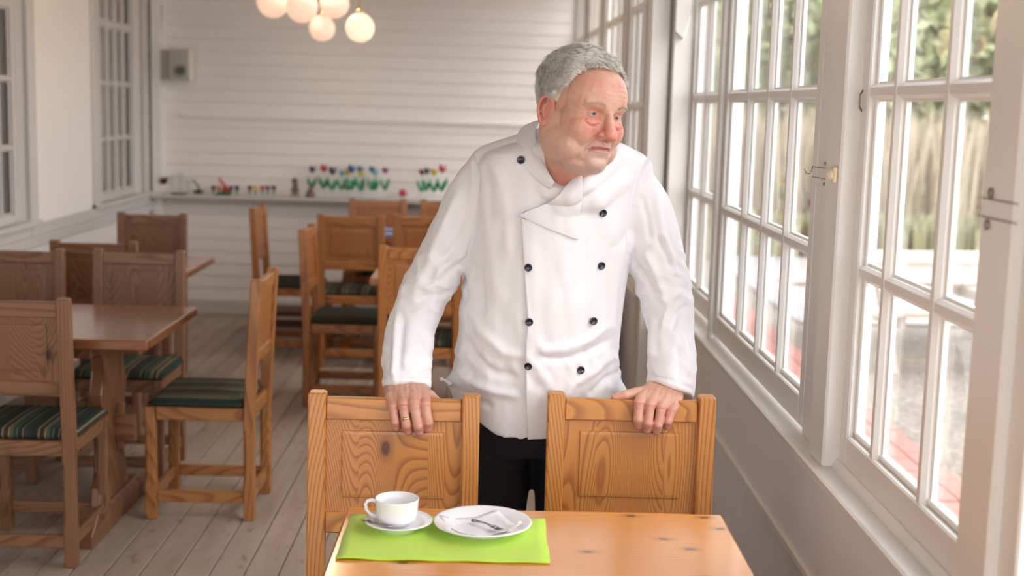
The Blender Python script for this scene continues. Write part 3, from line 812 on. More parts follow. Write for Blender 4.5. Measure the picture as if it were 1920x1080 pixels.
mat_o = b.build('placemat', felt(), None, True); md = mat_o.modifiers.new('thick', 'SOLIDIFY'); md.thickness = 0.0016; md.offset = 1
tag(mat_o, 'lime green felt placemat lying on the front table', 'placemat')

cup_x, cup_y = -0.1695, 2.408
sa = MB().lathe([(0, .004), (.028, .004), (.032, .0), (.036, .0), (.038, .005), (.050, .011), (.0635, .0175), (.0655, .0185), (.064, .0205), (.048, .0145), (.036, .0095), (.0, .009)], 48).build('saucer', M_PORC, None, True, loc=(cup_x + .003, cup_y - .004, 0.7432))
tag(sa, 'white porcelain saucer under the coffee cup', 'saucer')
cup = empty('coffee_cup', (cup_x, cup_y, 0.7527)); tag(cup, 'white coffee cup on its saucer, handle to the left', 'cup')
cp = [(0, .003), (.020, .003), (.0225, .0), (.0245, .0005), (.0262, .005), (.033, .007), (.0375, .013), (.0395, .024), (.0412, .047), (.0418, .0505), (.0408, .0512), (.0396, .050), (.0380, .034), (.0365, .016), (.031, .010), (.0, .009)]
MB().lathe(cp, 48).build('cup_body', M_PORC, cup, True)
MB().tube([(-.0395, 0, .0435), (-.048, 0, .0455), (-.056, 0, .044), (-.0605, 0, .037), (-.0585, 0, .027), (-.050, 0, .0175), (-.036, 0, .0125)], [.0042, .0036, .0034, .0034, .0034, .0036, .0044], 10).build('handle', M_PORC, cup, True)
# teaspoon half hidden behind the cup
M_STEEL = plain('stainless_steel', (0.36, 0.34, 0.34), 0.22, 1.0, noise_amt=0.02)
sp = MB().tube([(-.052, -.022, .0195), (-.036, -.031, .0195), (-.018, -.036, .016), (-.002, -.037, .015)], [.0022, .0018, .002, .0015], 8).ball((-.056, -.018, .020), .0075, (1.2, .8, .3)).build('teaspoon', M_STEEL, None, True, loc=(cup_x, cup_y, 0.7432))
tag(sp, 'small steel teaspoon lying on the saucer in front of the cup', 'spoon')

pl_x, pl_y = -0.006, 2.402
prof = [(0, .003), (.045, .003), (.048, .0), (.052, .0), (.054, .005), (.068, .011), (.091, .0185), (.0935, .0198), (.0925, .022), (.089, .0215), (.066, .0145), (.055, .0085), (.048, .0065), (0, .006)]
pb = MB()
rings = []
for r, z in prof:
    if r < 1e-6: rings.append([pb.bm.verts.new((0, 0, z))]); continue
    R = []
    for k in range(96):
        a = 2 * pi * k / 96; sc = 1 + (0.010 * abs(cos(a * 6)) if r > .085 else 0)
        R.append(pb.bm.verts.new((r * sc * cos(a), r * sc * sin(a), z)))
    rings.append(R)
for A, B in zip(rings, rings[1:]):
    for i in range(96):
        q = []
        for v_ in (A[i % len(A)], A[(i + 1) % 96 % len(A)], B[(i + 1) % 96 % len(B)], B[i % len(B)]):
            if v_ not in q: q.append(v_)
        if len(q) > 2: pb.bm.faces.new(q)
plate = pb.build('plate', M_PORC, None, True, loc=(pl_x, pl_y, 0.7432))
tag(plate, 'white plate with a scalloped rim on the lime mat', 'plate')
M_NAP = plain('white_paper_napkin', (0.84, 0.84, 0.86), 0.9, noise_amt=0.03, bump=0.3, bscale=150)
nb = MB(); gg = {}
for i in range(13):
    for j in range(13):
        u, v_ = (i / 12 - .5) * .122, (j / 12 - .5) * .104
        a = radians(24); X = u * cos(a) - v_ * sin(a); Y = u * sin(a) + v_ * cos(a)
        rr = sqrt(X * X + Y * Y)
        gg[i, j] = nb.bm.verts.new((X - .006, Y, 0.0075 + max(0, rr - .045) * .42 + .0008 * sin(u * 130) * sin(v_ * 90)))
for i in range(12):
    for j in range(12): nb.bm.faces.new((gg[i, j], gg[i + 1, j], gg[i + 1, j + 1], gg[i, j + 1]))
nap = nb.build('napkin', M_NAP, None, True, loc=(pl_x, pl_y, 0.7434)); md = nap.modifiers.new('t', 'SOLIDIFY'); md.thickness = .0012; md.offset = 1
tag(nap, 'folded white paper napkin lying in the plate', 'napkin')
fk = MB()
A0 = Vector((-.020, .022, .0135)); A1 = Vector((.030, -.028, .0135)); d = (A1 - A0); nrm = Vector((-d.y, d.x, 0)).normalized(); dn = d.normalized()
pts = [A0 + d * t + Vector((0, 0, .0035 * sin(t * pi))) for t in (0, .15, .3, .45, .6, .72)]
fk.tube(pts, [.0034, .0030, .0018, .0016, .0018, .003], 8)
base = pts[-1]
fk.ball(base + dn * .007, .0072, (1, 1, .28), M=Matrix.Rotation(math.atan2(d.y, d.x), 3, 'Z'))
for k in range(4):
    o_ = nrm * (-.0051 + .0034 * k)
    fk.tube([base + dn * .010 + o_ * .8, base + dn * .018 + o_ + Vector((0, 0, -.002)), base + dn * .028 + o_ + Vector((0, 0, -.001))], [.0012, .0011, .0007], 6)
fork = fk.build('fork', M_STEEL, None, True, loc=(pl_x, pl_y, 0.7432)); tag(fork, 'small steel fork lying across the napkin in the plate', 'fork')

# ---------------------------------------------------------------- globe lamp
lp = empty('globe_chandelier', (-0.92, 7.0, 2.78)); tag(lp, 'ceiling lamp of clustered white glass globes on thin stems', 'lamp')
def glow(name, col, s):
    t = NT(name); t.b.inputs['Base Color'].default_value = (0.45, 0.40, 0.36, 1); t.b.inputs['Emission Color'].default_value = tuple(col) + (1,)
    lw = t.new('LayerWeight'); lw.inputs[0].default_value = 0.35
    e = t.math('MULTIPLY_ADD', lw.outputs['Facing'], -0.25 * s, s); t.lk(e, t.b.inputs['Emission Strength'])
    t.b.inputs['Roughness'].default_value = 0.3; return t.m
M_G1 = glow('globe_dim', (1.0, 0.60, 0.42), 0.62); M_G2 = glow('globe_lit', (1.0, 0.74, 0.50), 0.75)
M_BRASS = plain('pale_brass', (0.62, 0.52, 0.38), 0.3, 0.9, 0.05)
GS = [(512, 3, .085, 7.0, M_G1), (566, 13, .082, 6.9, M_G1), (627, 6, .079, 7.05, M_G1), (604, 53, .070, 7.15, M_G1), (675, 52, .075, 6.85, M_G2), (560, -70, .08, 7.25, M_G1), (650, -80, .08, 7.3, M_G1)]
for (px_, py_, r_, Y_, mm) in GS:
    c = at(px_, py_, Y_) - Vector((-0.92, 7.0, 2.78))
    gm = MB().ball((0, 0, 0), r_, u=32, v=20).mesh('globe', mm, True)
    g_ = inst('globe', gm, lp, c)
    MB().lathe([(0, r_ * .93), (.022, r_ * .93), (.022, r_ + .012), (.009, r_ + .02), (0, r_ + .02)], 16).build('cap', M_BRASS, g_, True)
    top = Vector((0.0 + c.x * .12, (c.y) * .12, -0.04))
    MB().tube([c + Vector((0, 0, r_)), c + Vector((0, 0, r_ + .12)), (c + top) / 2 + Vector((0, 0, .08)), top], .006, 8).build('stem', M_BRASS, lp, True)
MB().lathe([(0, 0), (.10, 0), (.095, -.03), (.05, -.05), (0, -.055)], 32).build('canopy', M_BRASS, lp, True)
glow_l = bpy.data.lights.new('chandelier_light', 'POINT'); glow_l.energy = 13; glow_l.color = (1, .74, .5); glow_l.shadow_soft_size = .08
glow_o = bpy.data.objects.new('chandelier_light', glow_l); link(glow_o, lp); glow_o.location = (0, -.12, -.42)

# ---------------------------------------------------------------- back wall fittings
M_IVORY = plain('ivory_plastic', (0.70, 0.67, 0.58), 0.5, noise_amt=0.03)
M_GRILLE = plain('speaker_grille', (0.50, 0.50, 0.42), 0.7, noise_amt=0.1, bump=0.8, bscale=300)
p0 = at(342, 122, 9.22)
spk = empty('wall_speaker', p0); tag(spk, 'small ivory loudspeaker on the back wall near the left corner', 'speaker')
MB().box(-.072, .072, -.06, .07, -.112, .112, .008).build('cabinet', M_IVORY, spk)
MB().box(-.058, .058, -.068, -.06, -.098, .098, .003).build('grille', M_GRILLE, spk)
MB().lathe([(0, .0), (.046, .0), (.046, .004), (.036, .003), (.016, -.002), (0, .004)], 28, M=Matrix.Translation((0, -.068, -.04)) @ Matrix.Rotation(radians(90), 4, 'X')).build('woofer', plain('speaker_cone', (.30, .32, .27), .7), spk, True)
MB().box(-.16, -.075, .02, .06, -.09, .10, .004).box(-.10, -.07, .0, .04, -.02, .02, .003).build('bracket', plain('bracket_grey', (.45, .43, .38), .6), spk)
sw = MB().box(-.012, .012, -.02, .02, -.15, .15, .003).build('cable_trunking', plain('cable_brown', (.25, .2, .16), .6), spk, loc=(-.166, .05, .03))
cab = MB().tube([at(303, 10, 9.27), at(302, 90, 9.27), at(303, 180, 9.27), at(301, 260, 9.27), at(302, 340, 9.27), at(301, 366, 9.27)], .004, 6).build('cable', plain('dark_cable', (.22, .18, .15), .7), None, True)
tag(cab, 'thin dark cable running down the back wall beside the corner', 'cable')

# ---------------------------------------------------------------- glass ornaments on the shelf
def glossy(name, col, tr=0.0):
    if name in MATS: return MATS[name]
    t = NT(name); t.b.inputs['Base Color'].default_value = tuple(col) + (1,); t.b.inputs['Roughness'].default_value = 0.08
    t.b.inputs['Coat Weight'].default_value = 0.5; t.b.inputs['Transmission Weight'].default_value = tr; MATS[name] = t.m; return t.m
M_CLEAR = glass_mat('clear_ornament_glass', (0.975, 0.985, 0.98))
M_GREEN = glossy('green_glass', (0.02, 0.32, 0.10))
M_STONE = plain('brown_stone', (0.19, 0.12, 0.09), 0.7, noise_amt=0.4, scale=40)
COLS = {'purple': (.07, .015, .08), 'red': (.55, .012, .01), 'navy': (.01, .015, .06), 'light blue': (.12, .50, .60), 'yellow': (.70, .50, .01), 'blue': (.015, .07, .30), 'teal': (.0, .13, .22), 'magenta': (.24, .01, .12), 'wine red': (.14, .005, .02), 'black': (.01, .004, .02), 'orange': (.65, .20, .01), 'crimson': (.45, .005, .03), 'violet': (.16, .01, .20)}
SHELF = 0.868
def tulip(px_, py_, col, size, label, group, Y=9.22):
    hp = at(px_, py_, Y); h = hp.z - SHELF
    t = empty('glass_tulip', (hp.x, Y, SHELF)); tag(t, label, 'ornament', group)
    MB().lathe([(0, 0), (.020 * size, 0), (.018 * size, .003), (.004, .006), (0, .006)], 16).build('base', M_CLEAR, t, True)
    MB().tube([(0, 0, .004), (.002, 0, h * .5), (0, 0, h - .01)], .0022, 6).build('stem', M_CLEAR, t, True)
    r = .025 * size
    fl = MB()
    pr = [(0, -r * 1.05), (r * .55, -r * .75), (r * .95, -r * .1), (r * .98, r * .5), (r * .78, r * .85)]
    rings = []
    for rr, z in pr:
        rings.append([fl.bm.verts.new((max(rr, .0005) * cos(a) * (1 + .10 * cos(3 * a)), max(rr, .0005) * sin(a) * (1 + .10 * cos(3 * a)), h + z + (r * .35 * cos(3 * a) if z > r * .7 else 0))) for a in [2 * pi * k / 18 for k in range(18)]])
    for A, B in zip(rings, rings[1:]):
        for k in range(18): fl.bm.faces.new((A[k], A[(k + 1) % 18], B[(k + 1) % 18], B[k]))
    fl.bm.faces.new(rings[0][::-1]); fl.bm.faces.new(rings[-1])
    fl.build('flower', glossy('glass_' + col.replace(' ', '_'), COLS[col]), t, True)
    if size > .69:
        for s in (-1, 1):
            lf = MB(); q = []
            for k in range(7):
                u = k / 6; w = .015 * size * sin(pi * min(1, u * .9 + .08)); z_ = h * .30 + u * h * .45; x_ = s * (.004 + .030 * size * u)
                q.append((lf.bm.verts.new((x_ - w, -.006 * u, z_)), lf.bm.verts.new((x_ + w, -.006 * u, z_)), lf.bm.verts.new((x_, .005, z_))))
            for a, c in zip(q, q[1:]):
                for i_, j_ in ((0, 1), (1, 2), (2, 0)): lf.bm.faces.new((a[i_], a[j_], c[j_], c[i_]))
            lf.build('leaf', M_GREEN, t, True)
    else:
        MB().ball((0, 0, h * .45), .012 * size, (1.2, .6, 1.4), 8, 6).build('leaf', M_GREEN, t, True)
    return t
TUL = [(585, 318, 'purple', .9, 'leftmost, beside the stone figure'), (607, 316, 'red', 1, 'between the purple and the navy'), (623, 321, 'navy', 1.05, 'right of the bright red one'),
       (641, 325, 'light blue', .8, 'small, left of the front yellow'), (652, 323, 'yellow', .9, 'in front of the blue one'), (659, 317, 'blue', 1.05, 'behind the left yellow one'),
       (675, 318, 'teal', .9, 'above a yellow one, mid row'), (677, 327, 'yellow', .75, 'low, below the first teal'), (697, 318, 'teal', .85, 'next to the turquoise near the right end'),
       (703, 324, 'light blue', .8, 'right of the second teal one'), (722, 320, 'magenta', .85, 'apart at the long row\'s right end'),
       (791, 323, 'wine red', .85, 'leftmost of the short row by the shoulder'), (800, 321, 'black', .9, 'second in the short row by the shoulder'), (814, 323, 'yellow', .95, 'in the short row by the shoulder'), (829, 317, 'crimson', 1.05, 'tallest by the chef\'s shoulder')]
for i, (a, b_, c, s, w) in enumerate(TUL):
    tulip(a, b_, c, s, '%s glass tulip on the shelf, %s' % (c, w), 'tall glass tulips on the shelf', 9.24 - .05 * (i % 3))
for row, pts in (('left', [(400, 'wine red'), (411, 'orange'), (422, 'red'), (433, 'violet'), (444, 'navy')]), ('right', [(468, 'wine red'), (479, 'yellow'), (492, 'red'), (502, 'violet'), (513, 'navy')])):
    for k, (a, c) in enumerate(pts):
        tulip(a, 353, c, .68, 'tiny %s glass flower, %s in the %s low row on the shelf' % (c, ('leftmost', 'second', 'middle', 'fourth', 'rightmost')[k], row), 'tiny glass flowers on the shelf', 9.20)
def orn(name, px_, label, cat='ornament', Y=9.22):
    p = at(px_, 362, Y); t = empty(name, (p.x, Y, SHELF)); tag(t, label, cat); return t
t = orn('glass_goblet', 307, 'dark red glass goblet at the left end of the shelf', 'goblet')
MB().lathe([(0, 0), (.024, 0), (.022, .004), (.004, .008), (.004, .065)], 18).build('foot', M_CLEAR, t, True)
MB().lathe([(0, .062), (.014, .064), (.024, .075), (.030, .098), (.034, .108), (.028, .100), (.0, .075)], 20).build('bowl', glossy('goblet_red', (.08, .006, .012)), t, True)
t = orn('glass_swan', 372, 'smoky brown long-necked glass bird on the shelf')
MB().ball((0, 0, .016), .02, (1.9, .8, .7)).build('body', glossy('smoke_glass', (.05, .035, .02)), t, True)
MB().tube([(.01, 0, .02), (0, 0, .05), (-.02, 0, .08), (-.034, 0, .095), (-.045, 0, .092)], [.008, .006, .0055, .006, .004], 8).build('neck', glossy('smoke_glass', (.05, .035, .02)), t, True)
t = orn('glass_swan', 424, 'red long-necked glass bird among the tiny flowers', Y=9.26)
MB().ball((0, 0, .022), .024, (1.4, .9, .9)).build('body', glossy('glass_red', COLS['red']), t, True)
MB().tube([(.005, 0, .03), (-.012, 0, .065), (-.032, 0, .09), (-.05, 0, .115)], [.013, .010, .009, .007], 8).build('neck', glossy('glass_coral', (.6, .06, .03)), t, True)
t = orn('glass_dish', 418, 'flat dark green glass dish under the red bird', 'dish', Y=9.19)
MB().lathe([(0, 0), (.05, 0), (.058, .01), (.055, .012), (.045, .005), (0, .005)], 24).build('dish_body', glossy('dark_green_glass', (.01, .06, .025)), t, True)
for k, (a, hh) in enumerate(((322, .12), (338, .14), (352, .10))):
    t = orn('glass_vase', a, 'clear glass vase by the goblet, %s of the three' % ('leftmost', 'tallest', 'shortest')[k], 'vase', 9.25)
    MB().lathe([(0, 0), (.018, 0), (.020, .01), (.012, hh * .4), (.022, hh), (.020, hh), (.010, hh * .42), (0, hh * .3)], 16).build('vase_body', M_CLEAR, t, True)
t = orn('glass_dish', 335, 'low dark glass dish in front of the clear vases', 'dish', 9.17)
MB().lathe([(0, 0), (.055, 0), (.062, .008), (.058, .011), (0, .006)], 20).build('dish_body', glossy('smoke_glass', (.05, .035, .02)), t, True)
for k, a in enumerate((553, 582)):
    t = orn('stone_figure', a, ('taller brown stacked stone figure with a pale base' , 'squat brown stone vase holding the purple tulip')[k], 'figurine', 9.21 if k == 0 else 9.175)
    if k == 0:
        MB().box(-.034, .030, -.02, .02, 0, .020, .004).build('plinth', plain('pale_stone', (.42, .33, .30), .7), t)
        MB().ball((0, 0, .045), .028, (1, .8, .9), 12, 8).ball((.002, 0, .08), .022, (1, .8, .8), 12, 8).ball((-.002, 0, .112), .022, (1, .8, 1.0), 12, 8).build('figure', M_STONE, t, True)
    else:
        MB().lathe([(0, 0), (.034, 0), (.036, .012), (.026, .035), (.014, .058), (.012, .068), (0, .068)], 16).build('vase_body', M_STONE, t, True)
t = orn('glass_teapot', 755, 'round pink-red glass pot with a clear handle on the shelf', 'pot')
MB().ball((0, 0, .045), .028, (1, 1, .95)).build('pot_body', glossy('glass_pink', (.5, .03, .06)), t, True)
MB().tube([(-.02, 0, .06), (-.034, 0, .085), (-.02, 0, .105), (.01, 0, .108), (.03, 0, .095)], .003, 6).build('handle', M_CLEAR, t, True)
MB().ball((0, 0, .009), .02, (1.2, 1, .45)).build('foot', M_CLEAR, t, True)
o = MB().box(-.035, .035, -.001, .001, -.02, .02).build('paper_card', M_NAP, None, loc=at(776, 366, 9.14) + Vector((0, 0, .012)), rot=(radians(-25), radians(-28), 0))
tag(o, 'small white paper card on the shelf edge right of the red pot', 'card')
# ================================================================ THE CHEF
def eval_mesh(o):
    dg = bpy.context.evaluated_depsgraph_get()
    return bpy.data.meshes.new_from_object(o.evaluated_get(dg))

def voxel(mb, size, smooth_it=2, fac=0.5):
    """fuse the collected shapes into one continuous skin"""
    o = bpy.data.objects.new('tmp', mb.mesh('tmp', None)); COL.objects.link(o)
    md = o.modifiers.new('r', 'REMESH'); md.mode = 'VOXEL'; md.voxel_size = size; md.adaptivity = 0
    if smooth_it:
        sm = o.modifiers.new('s', 'SMOOTH'); sm.factor = fac; sm.iterations = smooth_it
    me = eval_mesh(o)
    bpy.data.objects.remove(o)
    for p in me.polygons: p.use_smooth = True
    return me

def get_co(me):
    a = np.empty(len(me.vertices) * 3, dtype=np.float64); me.vertices.foreach_get('co', a); return a.reshape(-1, 3)
def get_no(me):
    a = np.empty(len(me.vertices) * 3, dtype=np.float64); me.vertex_normals.foreach_get('vector', a); return a.reshape(-1, 3)
def set_co(me, a):
    me.vertices.foreach_set('co', a.astype(np.float32).ravel()); me.update()

RW = np.array(CAM_ROT.transposed())          # world -> camera
def project(P):
    c = (P - np.array([0, 0, EYE])) @ RW.T
    return np.stack([960 + F_PX * c[:, 0] / -c[:, 2], 540 - F_PX * c[:, 1] / -c[:, 2]], 1)
EYEP = np.array([0, 0, EYE])

def capsule(m, pts, rad, n=14):
    """chain with rounded ends"""
    pts = [Vector(p) for p in pts]
    m.tube(pts, rad, n)
    for p, r in zip(pts, rad): m.ball(p, r, u=n, v=8)

def smoothstep(a, b, x):
    t = np.clip((x - a) / (b - a), 0, 1); return t * t * (3 - 2 * t)

def seg_dist(Q, a, b):
    a = np.array(a, float); b = np.array(b, float); d = b - a; L = (d @ d) or 1e-9
    t = np.clip(((Q - a) @ d) / L, 0, 1)
    return np.linalg.norm(Q - (a + t[:, None] * d), axis=1), t

def poly_dist(Q, pts):
    best = np.full(len(Q), 1e9); par = np.zeros(len(Q)); n = len(pts) - 1
    for i in range(n):
        d, t = seg_dist(Q, pts[i], pts[i + 1]); k = d < best
        best[k] = d[k]; par[k] = ((i + t) / n)[k]
    return best, par

man = empty('person', (0.05, 3.16, 0))
tag(man, 'grey-haired man in a white chef jacket leaning on two chairs, looking out the window', 'person')
MO = Vector((0.05, 3.16, 0))
def mobj(name, me, parent=man):
    """world-coordinate mesh hung under the person"""
    a = get_co(me); off = MO if parent is man else MO + parent_off.get(parent.name, Vector())
    set_co(me, a - np.array(off))
    o = bpy.data.objects.new(name, me); link(o, parent); return o
parent_off = {}

# ---------------------------------------------------------------- head
YAW, PITCH, ROLL, HS = radians(34), radians(9), radians(7), 1.05
RH = Matrix.Rotation(YAW, 3, 'Z') @ Matrix.Rotation(ROLL, 3, 'Y') @ Matrix.Rotation(PITCH, 3, 'X')
eye_mid = at(1138, 217, 2.80)
HO = eye_mid - RH @ (Vector((0, -0.084, 0.0)) * HS)
def h2w(p): return HO + RH @ (Vector(p) * HS)
def w2h(p): return (RH.transposed() @ (Vector(p) - HO)) / HS
m = MB()
B = lambda c, r, sc=(1, 1, 1): m.ball(c, r, sc, 24, 16)
B((0, .014, .036), .1, (.079, .099, .084)) if False else m.ball((0, .018, .034), 1, (.077, .090, .078), 32, 20)
m.ball((0, -.034, .028), 1, (.069, .063, .068), 24, 16)      # forehead
m.ball((0, -.034, -.030), 1, (.070, .058, .085), 24, 16)     # face
for s in (-1, 1):
    m.ball((s * .034, -.058, -.036), 1, (.034, .030, .034), 16, 12)   # cheeks
    m.ball((s * .043, -.030, -.074), 1, (.033, .044, .038), 16, 12)   # jowls
    m.ball((s * .062, .010, -.05), 1, (.016, .036, .048), 16, 12)
    m.ball((s * .050, -.008, -.070), 1, (.030, .05, .045), 16, 12)
    m.ball((s * .030, -.073, .020), 1, (.026, .014, .011), 16, 12)
m.ball((0, -.060, -.078), 1, (.044, .036, .036), 24, 16)
m.ball((0, -.078, -.097), 1, (.026, .020, .018), 16, 12)     # chin
m.ball((0, -.045, -.105), 1, (.048, .042, .024), 24, 16)     # double chin
m.ball((0, -.086, .016), 1, (.018, .011, .012), 16, 12)
m.ball((0, -.083, -.062), 1, (.029, .015, .019), 16, 12)     # muzzle
# nose
capsule(m, [(0, -.086, .012), (0, -.097, -.012), (0, -.106, -.030)], [.0095, .0108, .0135])
m.ball((0, -.109, -.037), 1, (.0170, .0150, .0140), 16, 12)
for s in (-1, 1): m.ball((s * .0150, -.099, -.041), 1, (.0095, .0125, .0100), 12, 10)
# neck and chest in the same skin, in head space
def wl_(px, py, Y): return w2h(at(px, py, Y))
nk = [wl_(1076, 250, 2.915), wl_(1070, 290, 2.945), wl_(1064, 322, 2.982), wl_(1050, 370, 3.05)]
capsule(m, nk, [.060, .060, .060, .060], 24)
head = voxel(m, 0.0017, 16, 0.6)
V = get_co(head); N = get_no(head)
def G(c, s): return np.exp(-(((V[:, 0] - c[0]) / s[0]) ** 2 + ((V[:, 1] - c[1]) / s[1]) ** 2 + ((V[:, 2] - c[2]) / s[2]) ** 2))
face = smoothstep(-.03, -.05, V[:, 1])
D = np.zeros(len(V))
ax = np.abs(V[:, 0])
XZ = np.stack([ax, V[:, 2]], 1)
def groove(pts, w, amp, fade=0.15):
    d, t = poly_dist(XZ, pts)
    env = smoothstep(0, fade, t) * (1 - smoothstep(1 - fade, 1, t)) if fade else 1
    return amp * np.exp(-(d / w) ** 2) * env * face
D -= .0095 * np.exp(-((ax - .030) / .0155) ** 2 - ((V[:, 2] - .000) / .0085) ** 2) * face      # sockets
D -= .0040 * np.exp(-((ax - .020) / .006) ** 2 - ((V[:, 2] + .004) / .010) ** 2) * face
D += .0022 * np.exp(-((ax - .034) / .014) ** 2 - ((V[:, 2] - .0165) / .0045) ** 2) * face      # heavy lid fold
D += groove([(.018, -.012), (.026, -.019), (.038, -.020), (.047, -.013)], .0046, .0034, .1)     # bags
D += groove([(.018, -.016), (.026, -.0245), (.038, -.026), (.050, -.018)], .0022, -.0024, .1)
D += groove([(.016, -.040), (.026, -.052), (.034, -.068), (.037, -.084)], .0034, -.0030, .2)    # nasolabial
D += groove([(.022, -.044), (.034, -.056), (.041, -.070)], .006, .0020, .2)
D += groove([(.0, -.0665), (.012, -.0665), (.021, -.0685), (.029, -.0745)], .0019, -.0046, 0)   # mouth
D += groove([(.0, -.0620), (.010, -.0620), (.020, -.0665)], .0028, .0016, 0)
D += groove([(.0, -.0725), (.010, -.0728), (.018, -.0722)], .0036, .0032, 0)
D += groove([(.028, -.074), (.032, -.083), (.033, -.092)], .003, -.0018, .2)
D -= .0035 * np.exp(-(ax / .020) ** 2 - ((V[:, 2] + .0860) / .0045) ** 2) * face                # under lip
D -= .0012 * np.exp(-(ax / .0022) ** 2 - ((V[:, 2] + .0555) / .005) ** 2) * face
D -= .003 * np.exp(-((ax - .0065) / .0036) ** 2 - ((V[:, 2] + .0475) / .0032) ** 2) * (V[:, 1] < -.092)  # nostrils
D += groove([(.015, -.034), (.0195, -.040), (.018, -.048)], .0018, -.0016, .1)
for zz in (.038, .048, .057): D += groove([(.0, zz + .001), (.02, zz + .003), (.042, zz)], .0017, -.0007, .05)   # forehead lines
D += groove([(.004, .010), (.005, .024)], .0016, -.0012, .3)
for q in (((.047, .004), (.058, .012)), ((.048, -.002), (.060, -.002)), ((.047, -.008), (.058, -.016))): D += groove(q, .0015, -.0007, .2)
nz = np.array([noise.noise(Vector(v) * 38) for v in V]) * .0007 + np.array([noise.noise(Vector(v) * 160) for v in V]) * .00025
V2 = V + N * (D + nz * (V[:, 2] > -.2))[:, None]
# tint: r = redness, g = stubble, b = lips
tint = np.zeros((len(V), 4)); tint[:, 3] = 1
nn = np.array([noise.noise(Vector(v) * 60) for v in V])
red = 0.75 * np.exp(-((ax - .036) / .022) ** 2 - ((V[:, 2] + .028) / .020) ** 2) * face + 0.9 * np.exp(-(V[:, 0] / .018) ** 2 - ((V[:, 2] + .036) / .017) ** 2) * (V[:, 1] < -.090) + .6 * np.exp(-((ax - .030) / .020) ** 2 - ((V[:, 2] + .010) / .009) ** 2) * face + .35 * np.exp(-((ax - .03) / .03) ** 2 - ((V[:, 2] - .06) / .02) ** 2) * face
tint[:, 0] = np.clip(red * 1.15 + nn * .3 + .14 + .55 * smoothstep(-.12, -.16, V[:, 2]), 0, 1)
beard = smoothstep(-.043, -.062, V[:, 2]) * smoothstep(.030, .005, V[:, 1]) * smoothstep(-.150, -.120, V[:, 2])
beard = beard * (.35 + .65 * np.exp(-(V[:, 0] / .030) ** 2))
beard = beard * (1 - .8 * np.exp(-((ax - .040) / .012) ** 2 - ((V[:, 2] + .045) / .012) ** 2))
tint[:, 1] = np.clip(beard + nn * .3 * (beard > .1), 0, 1)
dm, tm = poly_dist(XZ, [(.0, -.0665), (.012, -.0665), (.021, -.0685), (.026, -.0722)])
tint[:, 2] = np.exp(-(dm / .0048) ** 2) * (V[:, 1] < -.07) * (1 - .5 * smoothstep(.6, 1, tm))
set_co(head, V2)
hbv = BVHTree.FromPolygons([Vector(v) for v in V2], [tuple(p.vertices) for p in head.polygons])

def skin_mat():
    t = NT('skin')
    at_ = t.new('VertexColor'); at_.layer_name = 'tint'
    sp = t.new('SeparateColor'); t.lk(at_.outputs['Color'], sp.inputs[0])
    v = t.vec((1, 1, 1)); n = t.noise(v, 55, 4, .6); n2 = t.noise(v, 420, 2, .6)
    c = t.mix(n, (0.58, 0.325, 0.225), (0.70, 0.44, 0.335))
    c = t.mix(t.math('MULTIPLY', sp.outputs[0], 0.75), c, (0.62, 0.19, 0.145))
    c = t.mix(t.math('MULTIPLY', sp.outputs[1], t.math('ADD', 0.25, t.math('MULTIPLY', n2, .4))), c, (0.68, 0.52, 0.44))
    c = t.mix(t.math('MULTIPLY', sp.outputs[2], 0.9), c, (0.40, 0.10, 0.085))
    t.lk(c, t.b.inputs['Base Color'])
    t.b.inputs['Roughness'].default_value = 0.45
    t.b.inputs['Subsurface Weight'].default_value = 0.12; t.b.inputs['Subsurface Scale'].default_value = 0.006
    t.b.inputs['Subsurface Radius'].default_value = (1.0, .35, .2)
    t.bump(t.math('ADD', n2, n), .22, .0012)
    return t.m
M_SKIN = skin_mat()

# gather skin pieces: (verts world, faces, tint)
SK = [[], [], []]
def add_skin(me, xf=None, tn=None):
    a = get_co(me)
    if xf: a = np.array([xf(v) for v in a])
    base = sum(len(x) for x in SK[0])
    SK[0].append(a); SK[1].extend([tuple(i + base for i in p.vertices) for p in me.polygons])
    if tn is None:
        tn = np.zeros((len(a), 4)); tn[:, 3] = 1; tn[:, 0] = .2
    SK[2].append(tn)
add_skin(head, h2w, tint)

# eyelids and eyes
EY = []
for s in (-1, 1):
    hit = hbv.ray_cast(Vector((s * .030, -.3, .000)), Vector((0, 1, 0)))[0]
    ec = Vector((s * .030, hit.y + .0128 - .0042, -.0005)); EY.append((s, ec))
    for up in (1, -1):
        lid = MB(); g = {}
        nu, nv = 22, 9
        for i in range(nu + 1):
            u = -1 + 2 * i / nu; az = u * radians(64)
            e0 = radians(8) * (1 - abs(u) ** 4) - radians(3) * u * s if up > 0 else -radians(17) * (1 - abs(u) ** 2.4)
            for j in range(nv + 1):
                e = e0 + (up * radians(80) - e0) * j / nv
                r = .0137 + .0006 * (j == 1) - .0007 * (j == 0)
                d = Vector((sin(az) * cos(e), -cos(az) * cos(e), sin(e)))
                g[i, j] = lid.bm.verts.new(ec + d * r)
        for i in range(nu):
            for j in range(nv): lid.bm.faces.new((g[i, j], g[i + 1, j], g[i + 1, j + 1], g[i, j + 1]))
        me = lid.mesh('lid', None)
        tn = np.zeros((len(me.vertices), 4)); tn[:, 3] = 1; tn[:, 0] = .55
        add_skin(me, h2w, tn)
